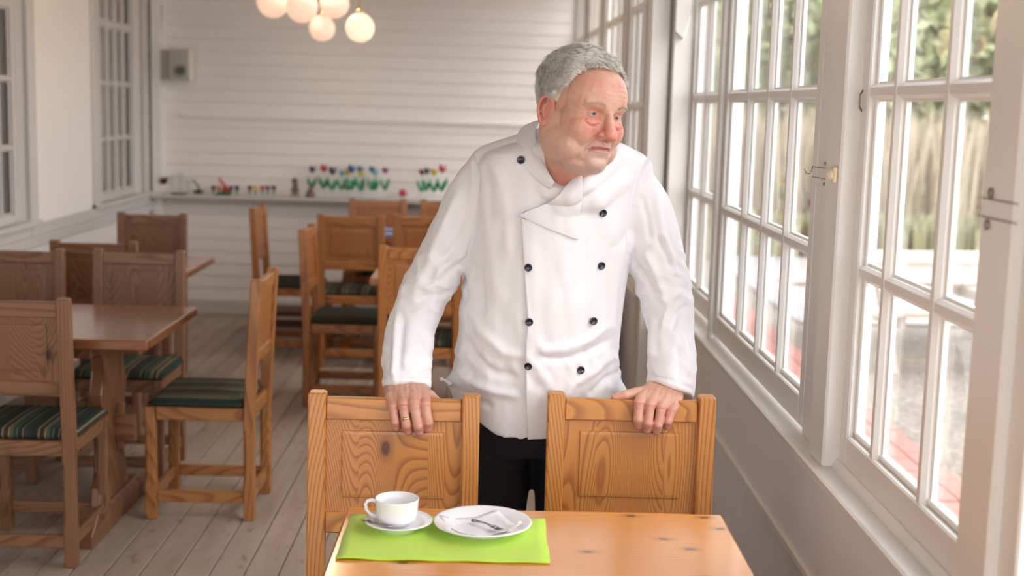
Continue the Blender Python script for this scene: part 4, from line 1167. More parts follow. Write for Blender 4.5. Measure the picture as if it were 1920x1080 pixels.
# ears
def ear(s):
    e = MB(); c = Vector((s * .0715, .016, -.019))
    tilt = Matrix.Rotation(radians(12), 4, 'X')
    out = Matrix.Rotation(s * radians(-14), 4, 'Z')
    T = Matrix.Translation(c) @ out @ tilt
    P = lambda y, z, x=0: T @ Vector((s * x, y, z))
    rim = [(-.012, -.004, .002), (-.010, .014, .004), (-.002, .026, .007), (.010, .029, .010), (.019, .022, .012), (.022, .008, .012), (.019, -.006, .011), (.013, -.016, .009), (.005, -.026, .006)]
    capsule(e, [P(a, b, c_) for a, b, c_ in rim], [.0030, .0034, .0036, .0038, .0040, .0040, .0038, .0040, .0052], 8)
    e.ball(P(-.001, -.026, .004), .0095, (.55, .9, 1.0))
    inner = [(-.002, .010, .003), (.006, .016, .006), (.011, .008, .007), (.010, -.004, .007), (.002, -.012, .006)]
    capsule(e, [P(a, b, c_) for a, b, c_ in inner], [.0028, .0032, .0034, .0034, .003], 8)
    e.ball(P(-.010, -.006, .002), .0058, (.7, .8, 1.2))
    e.ball(P(.005, .003, .001), 1, (.0065, .0240, .031))
    me = voxel(e, .0014, 2, .5)
    tn = np.zeros((len(me.vertices), 4)); tn[:, 3] = 1; tn[:, 0] = .85
    add_skin(me, h2w, tn)
ear(-1); ear(1)

# ---------------------------------------------------------------- hands
def hand(bases, mids, mcps, pips, dips, tips, thumb, wrist, rad, seed):
    h = MB()
    for k in range(4):
        capsule(h, [bases[k], mids[k], mcps[k]], [.0185, .0170, rad[k] * 1.12])
        capsule(h, [mcps[k], (Vector(mcps[k]) * .45 + Vector(pips[k]) * .55), pips[k], dips[k], tips[k]], [rad[k] * 1.06, rad[k] * .92, rad[k] * 1.0, rad[k] * .88, rad[k] * .80])
    for a, b in zip(range(3), range(1, 4)):
        capsule(h, [(Vector(bases[a]) + Vector(bases[b])) / 2, (Vector(mids[a]) + Vector(mids[b])) / 2, (Vector(mcps[a]) * .6 + Vector(mids[a]) * .4 + Vector(mcps[b]) * .6 + Vector(mids[b]) * .4) / 2], [.0185, .0170, .0130])
    tp, tr = thumb; capsule(h, tp, tr)
    wp, wr = wrist; capsule(h, wp, wr, 20)
    me = voxel(h, .00125, 3, .5)
    a = get_co(me); tn = np.zeros((len(a), 4)); tn[:, 3] = 1
    r = np.full(len(a), .30)
    for q in list(mcps) + list(pips):
        r += .45 * np.exp(-(np.linalg.norm(a - np.array(q), axis=1) / .014) ** 2)
    for q in list(dips) + list(tips): r += .5 * np.exp(-(np.linalg.norm(a - np.array(q), axis=1) / .012) ** 2)
    nn = np.array([noise.noise(Vector(v) * 70) for v in a]); tn[:, 0] = np.clip(r + nn * .3, 0, 1)
    no = get_no(me)
    # tendons over the knuckles and skin creases at the middle joints
    d = np.zeros(len(a))
    for k in range(4):
        dd, tt = seg_dist(a, bases[k], mcps[k]); d += .0010 * np.exp(-((dd - .0135) / .004) ** 2) * smoothstep(.3, .8, tt) * (no[:, 2] > .2)
        for q, w in ((pips[k], .0016), (dips[k], .0014)):
            ax_ = np.array(Vector(pips[k]) - Vector(mcps[k])); ax_ /= np.linalg.norm(ax_)
            u = (a - np.array(q)) @ ax_
            near = np.exp(-(np.linalg.norm(a - np.array(q), axis=1) / .012) ** 2)
            d -= .0006 * near * np.exp(-((np.abs(u) - .0022) / .0009) ** 2)
    d += nn * .0003
    set_co(me, a + no * d[:, None])
    add_skin(me, None, tn)
A = lambda l, Y=None: [at(*q) if Y is None else at(q[0], q[1], Y) for q in l]
H1 = dict(
    bases=A([(733, 731), (752, 729), (772, 729), (789, 731)], 2.945),
    mids=A([(734, 746, 2.893), (753, 743, 2.890), (774, 742, 2.890), (793, 744, 2.892)]),
    mcps=A([(737, 764, 2.857), (756, 759, 2.852), (776, 757, 2.851), (797, 760, 2.854)]),
    pips=A([(741, 791, 2.847), (762, 797, 2.841), (784, 799, 2.840), (803, 792, 2.843)]),
    dips=A([(743, 801, 2.853), (765, 808, 2.848), (786, 809, 2.848), (803, 803, 2.850)]),
    tips=A([(744, 802, 2.864), (766, 809, 2.862), (786, 810, 2.862), (803, 804, 2.864)]))
hand(thumb=(A([(790, 734, 2.945), (806, 741, 2.925), (818, 752, 2.915), (823, 768, 2.916)]), [.014, .0125, .0115, .010]),
     wrist=(A([(761, 680, 3.01), (761, 712, 2.985), (761, 730, 2.962)]), [.028, .028, .026]), rad=[.0108, .0114, .0120, .0118], seed=1, **H1)
H2 = dict(
    bases=A([(1222, 728), (1240, 728), (1256, 731), (1268, 737)], 2.990),
    mids=A([(1207, 742, 2.938), (1228, 743, 2.936), (1248, 748, 2.936), (1266, 755, 2.938)]),
    mcps=A([(1199, 757, 2.900), (1219, 760, 2.897), (1240, 765, 2.897), (1259, 771, 2.900)]),
    pips=A([(1196, 786, 2.890), (1215, 793, 2.885), (1234, 797, 2.885), (1253, 790, 2.889)]),
    dips=A([(1198, 798, 2.897), (1214, 805, 2.893), (1231, 808, 2.893), (1251, 799, 2.897)]),
    tips=A([(1199, 799, 2.908), (1214, 806, 2.906), (1230, 809, 2.906), (1250, 800, 2.908)]))
hand(thumb=(A([(1222, 733, 2.972), (1196, 735, 2.940), (1172, 741, 2.930), (1153, 745, 2.930)]), [.014, .0125, .0108, .0092]),
     wrist=(A([(1257, 680, 3.045), (1252, 712, 3.02), (1247, 730, 3.002)]), [.028, .028, .026]), rad=[.0119, .0117, .0113, .0106], seed=2, **H2)

# inner body (under the clothes)
ib = MB()
def C3(l): return [at(*q[:3]) for q in l], [q[3] for q in l]
for path in (([(1045, 360, 3.05, .10), (1030, 480, 3.11, .115), (1005, 620, 3.15, .125), (1000, 735, 3.17, .105)]),
             ([(940, 330, 3.07, .05), (850, 450, 3.09, .036), (789, 560, 3.09, .032), (762, 680, 3.01, .028), (761, 715, 2.968, .030)]),
             ([(1170, 330, 3.07, .05), (1222, 450, 3.11, .036), (1248, 560, 3.115, .032), (1258, 680, 3.045, .028), (1250, 716, 3.00, .030)])):
    capsule(ib, *C3(path), n=18)
lx0 = at(1000, 790, 3.18).x
for s in (-1, 1):
    capsule(ib, [(lx0 + s * .09, 3.19, .70), (lx0 + s * .10, 3.20, .42), (lx0 + s * .125, 3.22, .09)], [.05, .045, .035], 14)
add_skin(voxel(ib, .008, 1))
me = bpy.data.meshes.new('body'); me.from_pydata(np.vstack(SK[0]).tolist(), [], SK[1])
for p in me.polygons: p.use_smooth = True
ca = me.color_attributes.new('tint', 'FLOAT_COLOR', 'POINT'); ca.data.foreach_set('color', np.vstack(SK[2]).astype(np.float32).ravel())
me.materials.append(M_SKIN)
body = mobj('body', me)

# eyes
def eye_mat():
    t = NT('eye'); tc = t.new('TexCoord'); sp = t.new('SeparateXYZ'); t.lk(tc.outputs['Object'], sp.inputs[0])
    r = t.math('SQRT', t.math('ADD', t.math('POWER', sp.outputs[0], 2.0), t.math('POWER', sp.outputs[2], 2.0)))
    c = t.ramp(t.math('MULTIPLY', r, 100.0), [(0, (.004, .004, .005)), (.21, (.004, .004, .005)), (.24, (.10, .16, .19)), (.52, (.13, .20, .22)), (.58, (.03, .04, .05)), (.66, (.46, .40, .37)), (1, (.42, .31, .28))])
    back = t.math('GREATER_THAN', sp.outputs[1], 0.0)
    c = t.mix(back, c, (.6, .45, .4)); t.lk(c, t.b.inputs['Base Color']); t.b.inputs['Roughness'].default_value = .05; return t.m
M_EYE = eye_mat()
for s, ec in EY:
    e = MB().ball((0, 0, 0), .0128 * HS, u=32, v=20).build('eye', M_EYE, man, True)
    e.matrix_local = Matrix.Translation(h2w(ec) - MO) @ (RH @ Matrix.Rotation(radians(8), 3, 'Z') @ Matrix.Rotation(radians(2), 3, 'X')).to_4x4()

# ---------------------------------------------------------------- hair
def strands_mesh(name, curves, rad, m):
    """curves: list of point lists (head space); three-sided tapered fibres"""
    vv = []; ff = []
    for c, rs in curves:
        n = len(c); q = len(vv)
        for i, p in enumerate(c):
            t = (c[min(i + 1, n - 1)] - c[max(i - 1, 0)]); t = t.normalized() if t.length > 1e-9 else Vector((0, 0, 1))
            a = t.orthogonal().normalized(); b = t.cross(a); r = rad * rs * (1 - .75 * i / (n - 1))
            for k in range(3):
                an = 2.094 * k; vv.append(h2w(p + (a * cos(an) + b * sin(an)) * r))
        for i in range(n - 1):
            for k in range(3):
                ff.append((q + i * 3 + k, q + i * 3 + (k + 1) % 3, q + i * 3 + 3 + (k + 1) % 3, q + i * 3 + 3 + k))
    me = bpy.data.meshes.new(name); me.from_pydata([tuple(v - MO) for v in vv], [], ff); me.materials.append(m)
    for p in me.polygons: p.use_smooth = True
    o = bpy.data.objects.new(name, me); link(o, man); return o
def hair_mat(name, c1, c2):
    t = NT(name); v = t.vec((1, 1, 1)); n = t.noise(v, 90, 3, .7); n2 = t.noise(v, 14, 2)
    c = t.mix(n, c1, c2); c = t.mix(t.math('MULTIPLY', n2, .5), c, [x * .75 for x in c2]); t.lk(c, t.b.inputs['Base Color'])
    t.b.inputs['Roughness'].default_value = .42
    return t.m
M_HAIR = hair_mat('grey_hair', (0.88, 0.845, 0.76), (0.99, 0.96, 0.89))
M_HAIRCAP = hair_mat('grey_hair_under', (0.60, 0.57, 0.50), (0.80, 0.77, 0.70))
HC = Vector((0, .018, .030))
def hairline(d):
    """lowest head-space z where hair grows for direction d (unit, from the skull centre)"""
    az = math.degrees(math.atan2(abs(d.x), -d.y))        # 0 = front, 90 = side, 180 = back
    pts = [(0, .086), (18, .090), (32, .086), (44, .074), (54, .056), (62, .034), (70, .012), (80, -.006), (88, .010), (98, .034), (108, .020), (118, -.030), (140, -.075), (180, -.085)]
    for (a, za), (b, zb) in zip(pts, pts[1:]):
        if a <= az <= b: return za + (zb - za) * (az - a) / (b - a)
    return -.085
def skull(d):
    h = hbv.ray_cast(HC + d * .3, -d)
    return h[0], h[1]
rnd = random.Random(11)
# cap under the strands
cap = MB(); grid = {}
NU, NV = 72, 40
ok = {}
for i in range(NU):
    for j in range(NV + 1):
        th = 2 * pi * i / NU; ph = pi * .80 * j / NV
        d = Vector((sin(ph) * sin(th), -sin(ph) * cos(th), cos(ph)))
        p, nrm_ = skull(d)
        if p is None: continue
        below = hairline(d) - p.z
        lift = .007 * max(-.9, min(1, -(below + .004) / .022)) + .004 * noise.noise(p * 55) * (below < 0) + .0035 * sin(p.x * 190 + 9 * noise.noise(p * 25)) * (below < -.005)
        grid[i, j] = cap.bm.verts.new(h2w(p + d * (lift - .001)) - MO); ok[i, j] = below < -.001
for i in range(NU):
    for j in range(NV):
        k = [(i, j), ((i + 1) % NU, j), ((i + 1) % NU, j + 1), (i, j + 1)]
        if all(x in grid for x in k) and any(ok[x] for x in k):
            try: cap.bm.faces.new([grid[x] for x in k])
            except ValueError: pass
bmesh.ops.delete(cap.bm, geom=[v for v in cap.bm.verts if not v.link_faces], context='VERTS')
capo = cap.build('hair_cap', M_HAIRCAP, man, True)
curves = []
locks = 0
while locks < 980:
    d = Vector((rnd.gauss(0, 1), rnd.gauss(0, 1), rnd.gauss(0, 1) + .25)).normalized()
    if locks >= 740:
        az = radians(rnd.uniform(20, 100)) * rnd.choice((-1, 1)); d = Vector((sin(az), -cos(az), rnd.uniform(-.2, 1.2))).normalized()
    p, nr = skull(d)
    if p is None or p.z < hairline(d) - .001: continue
    if locks >= 740 and p.z > hairline(d) + .016: continue
    locks += 1
    side = max(0, min(1, (abs(d.x) - .35) / .4)); backn = max(0, d.y)
    flow = Vector((d.x * .9 - .25 * (1 - side) * (1 if d.z > .3 else 0), .95 - .25 * backn, .10 - .8 * side * (.5 + backn) - 1.2 * backn * (1 - max(0, d.z))))
    front = d.y < -.45 and p.z > .070
    if front: flow = Vector((-.9 + .5 * noise.noise(p * 30), .35, .55))
    n1 = noise.noise_vector(p * 22)
    flow += Vector((n1.x * .8, n1.y * .5, n1.z * .8)) + Vector((rnd.uniform(-.12, .12), 0, rnd.uniform(-.12, .12)))
    flow = (flow - d * flow.dot(d)).normalized(); sidev = d.cross(flow).normalized()
    L = rnd.uniform(.040, .062) * (1 if p.z > .02 else .62) * (.6 if locks > 740 else 1)
    amp = rnd.uniform(.0035, .0060); wl2 = rnd.uniform(.020, .030); ph0 = 8 * noise.noise(p * 14) + rnd.uniform(-.5, .5)
    rise = rnd.uniform(.008, .015) * (1.15 if d.z > .4 else .80) * (.7 if p.z < .0 else 1)
    curl = rnd.uniform(.0, .010)
    for q in range(26):
        jx, jy = rnd.gauss(0, .0036), rnd.gauss(0, .0030); fz = rnd.uniform(-.35, .35); ll = L * rnd.uniform(.75, 1.1); pr = rnd.uniform(.75, 1.2)
        pts = []
        for k in range(11):
            u = k / 10; s_ = u * ll
            base = p + flow * s_ + flow * jx + sidev * (jy * (1 - .4 * u) + curl * u * u)
            dd = (base - HC).normalized(); bp, bn = skull(dd)
            if bp is None: bp = base
            w = ph0 + s_ / wl2 * 2 * pi
            h_ = rise * pr * sin(pi * min(1, .10 + u * .86)) ** .6 + .0026 * cos(w + fz)
            pts.append(bp + dd * (h_ + .001) + sidev * (amp * sin(w + fz) * min(1, u * 2.5)) + flow * (amp * .6 * cos(w)) * min(1, u * 2))
        curves.append((pts, 1.0))
# stray curls standing off
for q in range(380):
    d = Vector((rnd.gauss(0, 1), rnd.gauss(0, 1), rnd.gauss(0, 1) + .4)).normalized(); p, nr = skull(d)
    if p is None or p.z < hairline(d) + .008: continue
    t_ = (d.orthogonal() * rnd.uniform(-1, 1) + Vector((rnd.uniform(-.5, .5), .5, rnd.uniform(-.3, .3)))); t_ = (t_ - d * t_.dot(d)).normalized(); s2 = d.cross(t_)
    R = rnd.uniform(.004, .008); L = rnd.uniform(.02, .032); ph0 = rnd.uniform(0, 6.28)
    curves.append(([p + d * (.012 + .014 * (k / 9)) + t_ * (L * k / 9) + (s2 * cos(ph0 + k * .8) + d * sin(ph0 + k * .8)) * R * .6 for k in range(10)], .6))
strands_mesh('hair', curves, .00031, M_HAIR)
# eyebrows and stubble
br = []
for q in range(260):
    s = rnd.choice((-1, 1)); u = rnd.random()
    x_ = .014 + .038 * u; z_ = .0165 + .0065 * sin(u * pi * .75) - .004 * u * u + rnd.gauss(0, .0016)
    h = hbv.ray_cast(Vector((s * x_, -.3, z_)), Vector((0, 1, 0)))[0]
    dr = Vector((s * (.7 + .3 * u), -.25, .55 - 1.0 * u)).normalized(); L = rnd.uniform(.005, .009)
    br.append(([h, h + dr * L * .5 + Vector((0, -.0012, 0)), h + dr * L + Vector((0, -.0008, 0))], .6))
strands_mesh('eyebrows', br, .00030, hair_mat('brow_hair', (0.30, 0.22, 0.16), (0.62, 0.54, 0.45)))
st = []
hp = [p for p in head.polygons]
hv = get_co(head)
while len(st) < 5200:
    p = hp[rnd.randrange(len(hp))]; vi = p.vertices[0]
    if rnd.random() > tint[vi, 1] * .9 or tint[vi, 2] > .25: continue
    c = Vector(hv[vi]) + Vector((rnd.uniform(-.001, .001), 0, rnd.uniform(-.001, .001))); n_ = p.normal
    dr = (n_ * .5 + Vector((0, .1, -.9)) + Vector((rnd.gauss(0, .25), 0, 0))).normalized(); L = rnd.uniform(.0018, .0042)
    st.append(([c, c + dr * L], .55))
strands_mesh('beard_stubble', st, .00030, hair_mat('white_stubble', (0.62, 0.55, 0.48), (0.80, 0.76, 0.70)))

# ---------------------------------------------------------------- jacket
TY = radians(17)
j = MB()
rings = [(262, 1003, 1150, 3.02, .055), (272, 955, 1180, 3.03, .085), (288, 915, 1203, 3.045, .105), (315, 893, 1212, 3.06, .122), (360, 885, 1210, 3.075, .138), (420, 884, 1197, 3.09, .150), (480, 880, 1180, 3.10, .158),
         (540, 872, 1168, 3.11, .166), (600, 862, 1161, 3.12, .172), (660, 853, 1157, 3.13, .174), (710, 847, 1160, 3.145, .172), (742, 848, 1164, 3.16, .170)]
RR = []
def torus_ring(c, a, b, n=64, ex=2.25, hem=None):
    R = []
    for k in range(n):
        t = 2 * pi * k / n; ct, st_ = cos(t), sin(t)
        x_ = a * math.copysign(abs(ct) ** (2 / ex), ct); y_ = b * math.copysign(abs(st_) ** (2 / ex), st_)
        X = x_ * cos(TY) - y_ * sin(TY); Y = x_ * sin(TY) + y_ * cos(TY)
        z_ = 0
        if hem is not None: z_ = hem(-Y / b)
        R.append(j.bm.verts.new((c.x + X, c.y + Y, c.z + z_)))
    return R
for (py, L, R, Y, b) in rings:
    c = at((L + R) / 2, py, Y); a = (at(R, py, Y) - at(L, py, Y)).length / 2
    a = sqrt(max(a * a - (b * sin(TY)) ** 2, .002)) / cos(TY) * 1.0
    hem = None
    if py == 742: hem = lambda f: -.002 - .056 * max(0, f) ** 4
    if py == 710: hem = lambda f: -.022 * max(0, f)
    RR.append(torus_ring(c, a, b, hem=hem))
n = 64
for A_, B_ in zip(RR, RR[1:]):
    for k in range(n): j.bm.faces.new((A_[k], A_[(k + 1) % n], B_[(k + 1) % n], B_[k]))
j.bm.faces.new(RR[0][::-1]); j.bm.faces.new(RR[-1])
# trapezius slopes
capsule(j, A([(1040, 275, 3.02), (985, 283, 3.03), (922, 318, 3.06)]), [.050, .046, .060], 18)
capsule(j, A([(1090, 290, 3.02), (1140, 298, 3.04), (1180, 325, 3.07)]), [.046, .044, .058], 18)
capsule(j, A([(1000, 352, 2.985), (1050, 380, 2.965), (1110, 368, 2.975), (1150, 335, 3.018)]), [.042, .040, .042, .045], 18)
capsule(j, A([(1096, 348, 2.934), (1126, 322, 2.966), (1150, 298, 3.00)]), [.020, .026, .030], 14)
capsule(j, A([(980, 300, 3.00), (1003, 335, 2.958), (1030, 360, 2.930), (1065, 364, 2.918), (1096, 346, 2.928)]), [.030, .026, .020, .018, .020], 14)
SL = [(917, 336, 3.07, .068), (884, 384, 3.08, .068), (855, 438, 3.09, .065), (822, 500, 3.09, .0605), (792, 560, 3.08, .058), (772, 620, 3.055, .0565), (763, 680, 3.00, .0565), (761, 729, 2.968, .0575)]
SR = [(1174, 340, 3.08, .065), (1204, 388, 3.09, .068), (1221, 440, 3.10, .067), (1234, 500, 3.11, .064), (1249, 560, 3.11, .064), (1258, 620, 3.09, .0590), (1259, 680, 3.035, .0560), (1257, 733, 3.005, .0560)]
def sleeve(path, slant):
    pts = [at(*q[:3]) for q in path]; rad = [q[3] for q in path]
    # densify
    P_, R_ = [], []
    for i in range(len(pts) - 1):
        p0, p1, p2, p3 = pts[max(i - 1, 0)], pts[i], pts[i + 1], pts[min(i + 2, len(pts) - 1)]
        for k in range(4):
            t = k / 4
            P_.append(.5 * ((2 * p1) + (p2 - p0) * t + (2 * p0 - 5 * p1 + 4 * p2 - p3) * t * t + (3 * p1 - p0 - 3 * p2 + p3) * t ** 3)); R_.append(rad[i] + (rad[i + 1] - rad[i]) * t)
    P_.append(pts[-1]); R_.append(rad[-1])
    n0 = len(j.bm.verts)
    j.tube(P_, R_, 28)
    j.bm.verts.ensure_lookup_table()
    # slant the mouth of the cuff
    for v in j.bm.verts[len(j.bm.verts) - 28:]:
        v.co.z += slant * (v.co.x - pts[-1].x)
sleeve(SL, 0.0); sleeve(SR, -0.30)
j.ball(at(920, 333, 3.07), .068, u=20, v=14); j.ball(at(1172, 338, 3.08), .064, u=20, v=14)
jm = voxel(j, .0042, 9, .6)
V = get_co(jm); N = get_no(jm); Q = project(V)
front = smoothstep(-.05, .35, ((EYEP - V) / np.linalg.norm(EYEP - V, axis=1)[:, None] * N).sum(1))
D = np.zeros(len(V))
# cloth life: long soft undulations running along each limb, finer creases at the elbows
px, py = Q[:, 0], Q[:, 1]
armL = (px < 900 - (py - 400) * .12) ; armR = px > 1178
nz = np.array([noise.noise(Vector((v[0] * 16, v[1] * 16, v[2] * 5.5))) for v in V]) * .0042
nz += np.array([noise.noise(Vector((v[0] * 40 + 3, v[1] * 40, v[2] * 14 + 9 * v[0]))) for v in V]) * .0016
elb = np.exp(-((py - 520) / 70) ** 2) * (armL | armR) + .6 * np.exp(-((py - 690) / 45) ** 2) * ((px > 850) & (px < 1165)) + .5 * np.exp(-((py - 690) / 50) ** 2) * (armL | armR)
nz += np.array([(1 - abs(noise.noise(Vector((v[0] * 20 + 7, v[1] * 14, v[2] * 26 + 14 * v[0])))) * 2.6) for v in V]) * .0036 * elb
D += 1.55 * nz * (1 - np.exp(-((py - 262) / 30) ** 2) * .7)
def stroke(pts, w, amp, asym=0.0, fade=.18):
    global D
    d, t = poly_dist(Q, pts)
    env = smoothstep(0, fade, t) * (1 - smoothstep(1 - fade, 1, t)) if fade else 1
    D += 1.9 * amp * np.exp(-(d / w) ** 2) * env * front
# armhole seams
stroke([(884, 283), (896, 330), (893, 385), (888, 440), (876, 480)], 3.2, -.0034, fade=.05)
stroke([(884, 283), (888, 330), (885, 385), (880, 440)], 8, .0018, fade=.05)
stroke([(1214, 292), (1194, 335), (1184, 380), (1182, 430), (1176, 488)], 3.2, -.0034, fade=.05)
stroke([(1222, 300), (1204, 340), (1195, 390)], 8, .0018, fade=.05)
# left sleeve folds
stroke([(868, 345), (845, 400), (822, 450), (800, 505), (775, 560)], 9, .0045)
stroke([(886, 400), (862, 450), (838, 480), (828, 500)], 7, -.0045)
stroke([(878, 470), (850, 482), (826, 502), (812, 530)], 6, .0045)
stroke([(868, 492), (842, 506), (824, 528)], 5, -.004)
stroke([(845, 540), (815, 532), (790, 545)], 6, .004)
stroke([(838, 556), (808, 552), (778, 565)], 5, -.004)
stroke([(830, 585), (800, 575), (770, 592)], 7, .003)
stroke([(748, 575), (742, 630), (740, 690), (742, 725)], 5, .0050)
stroke([(758, 590), (752, 640), (750, 700)], 6, -.0030)
stroke([(812, 620), (806, 660), (800, 700)], 8, .003)
stroke([(785, 610), (800, 640), (808, 680)], 6, -.003)
stroke([(717, 706), (760, 711), (808, 711)], 1.8, -.0022, fade=0)
# right sleeve folds
stroke([(1226, 345), (1236, 400), (1244, 450), (1252, 500)], 7, .0035)
stroke([(1200, 360), (1214, 410), (1220, 460)], 7, -.0035)
stroke([(1240, 430), (1252, 460), (1262, 492), (1268, 520)], 4, .0045)
stroke([(1232, 440), (1246, 474), (1256, 506)], 4, -.004)
stroke([(1205, 470), (1225, 500), (1242, 545), (1250, 580)], 7, .0050)
stroke([(1190, 500), (1215, 520), (1232, 560)], 6, -.0045)
stroke([(1280, 540), (1258, 560), (1248, 590), (1240, 625)], 6, .0045)
stroke([(1290, 570), (1270, 590), (1258, 625)], 5, -.004)
stroke([(1228, 590), (1220, 630), (1222, 680)], 7, .0035)
stroke([(1280, 630), (1288, 670), (1290, 710)], 5, .004)
stroke([(1268, 640), (1274, 690), (1272, 722)], 5, -.003)
stroke([(1212, 700), (1255, 712), (1298, 728)], 1.8, -.0022, fade=0)
# body folds
stroke([(900, 300), (915, 360), (925, 430)], 12, -.0035)
stroke([(920, 290), (945, 350), (955, 420), (950, 500)], 12, .0030)
stroke([(884, 480), (900, 540), (905, 600)], 9, -.0035)
stroke([(1178, 440), (1160, 500), (1150, 580), (1148, 640)], 9, .0030)
stroke([(1190, 420), (1165, 455), (1140, 470)], 7, -.0015)
stroke([(870, 560), (900, 620), (945, 660), (1000, 672)], 10, .0040)
stroke([(862, 620), (890, 670), (930, 700), (985, 712)], 8, -.0045)
stroke([(850, 680), (880, 715), (930, 735), (985, 745)], 9, .0045)
stroke([(840, 715), (880, 745), (930, 765)], 7, -.0035)
stroke([(1150, 600), (1100, 640), (1040, 655), (1000, 652)], 8, .0045)
stroke([(1152, 630), (1105, 662), (1050, 672), (1005, 668)], 7, -.0045)
stroke([(1160, 660), (1120, 690), (1075, 720), (1050, 760)], 9, .0045)
stroke([(1168, 690), (1135, 715), (1100, 745)], 7, -.0045)
stroke([(1010, 690), (1040, 740), (1045, 800)], 10, .0025)
# flared corner at the left hip
D += .016 * np.exp(-((px - 842) / 20) ** 2 - ((py - 716) / 13) ** 2) * (px < 880)
D += .012 * np.exp(-((px - 1168) / 16) ** 2 - ((py - 735) / 22) ** 2) * (px < 1200)
V = V + N * D[:, None]
set_co(jm, V)
jbv = BVHTree.FromPolygons([Vector(v) for v in V], [tuple(p.vertices) for p in jm.polygons])

def cloth_white():
    t = NT('white_cotton'); v = t.vec((1, 1, 1)); n = t.noise(v, 600, 2, .7); n2 = t.noise(v, 35, 4, .6)
    c = t.mix(n2, (0.80, 0.80, 0.825), (0.86, 0.86, 0.885)); t.lk(c, t.b.inputs['Base Color'])
    t.b.inputs['Roughness'].default_value = .85; t.b.inputs['Sheen Weight'].default_value = .15
    t.bump(t.math('ADD', t.math('MULTIPLY', n, .3), n2), .22, .0022); return t.m
M_COT = cloth_white()
jm.materials.append(M_COT)
for p in jm.polygons: p.use_smooth = True
jacket = mobj('chef_jacket', jm)

def cast(px_, py_):
    d = CAM_ROT @ Vector(((px_ - 960) / F_PX, -(py_ - 540) / F_PX, -1)); d.normalize()
    h = jbv.ray_cast(Vector((0, 0, EYE)), d)
    return h[0], h[1]
def sheet(name, left, right, nu, nv, off, thick=.0022, parent=jacket, mat_=None):
    """cloth panel laid on the jacket between two edge lines"""
    def samp(pl, t):
        L = [0]
        for a, b in zip(pl, pl[1:]): L.append(L[-1] + math.hypot(b[0] - a[0], b[1] - a[1]))
        s = t * L[-1]
        for i in range(len(pl) - 1):
            if s <= L[i + 1] + 1e-9:
                f_ = (s - L[i]) / max(1e-9, L[i + 1] - L[i]); return (pl[i][0] + (pl[i + 1][0] - pl[i][0]) * f_, pl[i][1] + (pl[i + 1][1] - pl[i][1]) * f_)
        return pl[-1]
    b = MB(); g = {}; lasty = {}
    for jv in range(nv + 1):
        l, r = samp(left, jv / nv), samp(right, jv / nv)
        for iu in range(nu + 1):
            u = iu / nu; X = l[0] + (r[0] - l[0]) * u; Y = l[1] + (r[1] - l[1]) * u
            p, nr = cast(X, Y)
            if p is None or (iu in lasty and abs(p.y - lasty[iu]) > .05):
                p = at(X, Y, lasty.get(iu, 2.96)); nr = Vector((0, -1, .1)).normalized()
            lasty[iu] = p.y
            if nr.y > 0: nr = -nr
            g[iu, jv] = b.bm.verts.new(p + (nr * .6 + Vector((0, -.4, 0))) * off(u, jv / nv) - MO)
    for iu in range(nu):
        for jv in range(nv): b.bm.faces.new((g[iu, jv], g[iu + 1, jv], g[iu + 1, jv + 1], g[iu, jv + 1]))
    o = b.build(name, mat_ or M_COT, parent, True)
    md = o.modifiers.new('t', 'SOLIDIFY'); md.thickness = thick; md.offset = 1
    # make sure the panel thickens towards the viewer side
    nsum = sum(p.normal.y for p in o.data.polygons)
    if nsum > 0: md.offset = -1
    return o
# overlapping front: left edge stands proud, right side melts into the jacket
sheet('front_overlap', [(978, 404), (981, 470), (985, 540), (989, 600), (986, 640), (985, 700), (987, 760), (989, 823)],
      [(1110, 404), (1108, 500), (1104, 600), (1100, 700), (1070, 760), (1040, 821)], 36, 110,
      lambda u, v: .0038 * (1 - smoothstep(.55, 1.0, u)) - .0045 * smoothstep(.8, 1.0, u) + .002 * exp(-(u / .06) ** 2) * (1 + sin(v * 19)) * .5)
# turned-down lapel, a triangle with its point low on the chest
sheet('lapel', [(975, 401), (1010, 386), (1040, 369), (1061, 354), (1089, 331)], [(976, 403), (1030, 429), (1083, 449), (1085, 400), (1091, 333)], 40, 60,
      lambda u, v: .0095 - .003 * u + .003 * sin(pi * u) * v, thick=.0035)
# stitched placket line left of the collar
cl_in = [(1002, 232), (1006, 262), (1012, 292), (1024, 318), (1040, 340)]
cl_out = [(972, 248), (972, 276), (980, 304), (1000, 330), (1030, 352)]
def collar(name, inner, outer, Yi, Yo):
    b = MB(); g = {}; n_ = len(inner); m_ = 6
    for i in range(n_):
        a_ = at(*inner[i], Yi[i]); c_ = at(*outer[i], Yo[i])
        h_, _ = cast(*outer[i])
        if h_ is not None: c_ = h_ + Vector((0, -.002, 0))
        for k in range(m_ + 1):
            u = k / m_; p = a_.lerp(c_, u) + Vector((0, -.006 * sin(pi * u), .003 * sin(pi * u)))
            g[i, k] = b.bm.verts.new(p - MO)
    for i in range(n_ - 1):
        for k in range(m_): b.bm.faces.new((g[i, k], g[i + 1, k], g[i + 1, k + 1], g[i, k + 1]))
    o = b.build(name, M_COT, jacket, True)
    ss = o.modifiers.new('s', 'SUBSURF'); ss.levels = 2; ss.render_levels = 2
    md = o.modifiers.new('t', 'SOLIDIFY'); md.thickness = .0035; md.offset = 0
    return o
collar('collar', [(1018, 226), (1002, 236), (1004, 262), (1011, 292), (1023, 318), (1040, 341)],
       [(985, 236), (968, 250), (970, 278), (980, 306), (1000, 332), (1032, 356)],
       [3.02, 2.99, 2.955, 2.93, 2.91, 2.90], [3.05, 3.03, 3.0, 2.97, 2.95, 2.93])

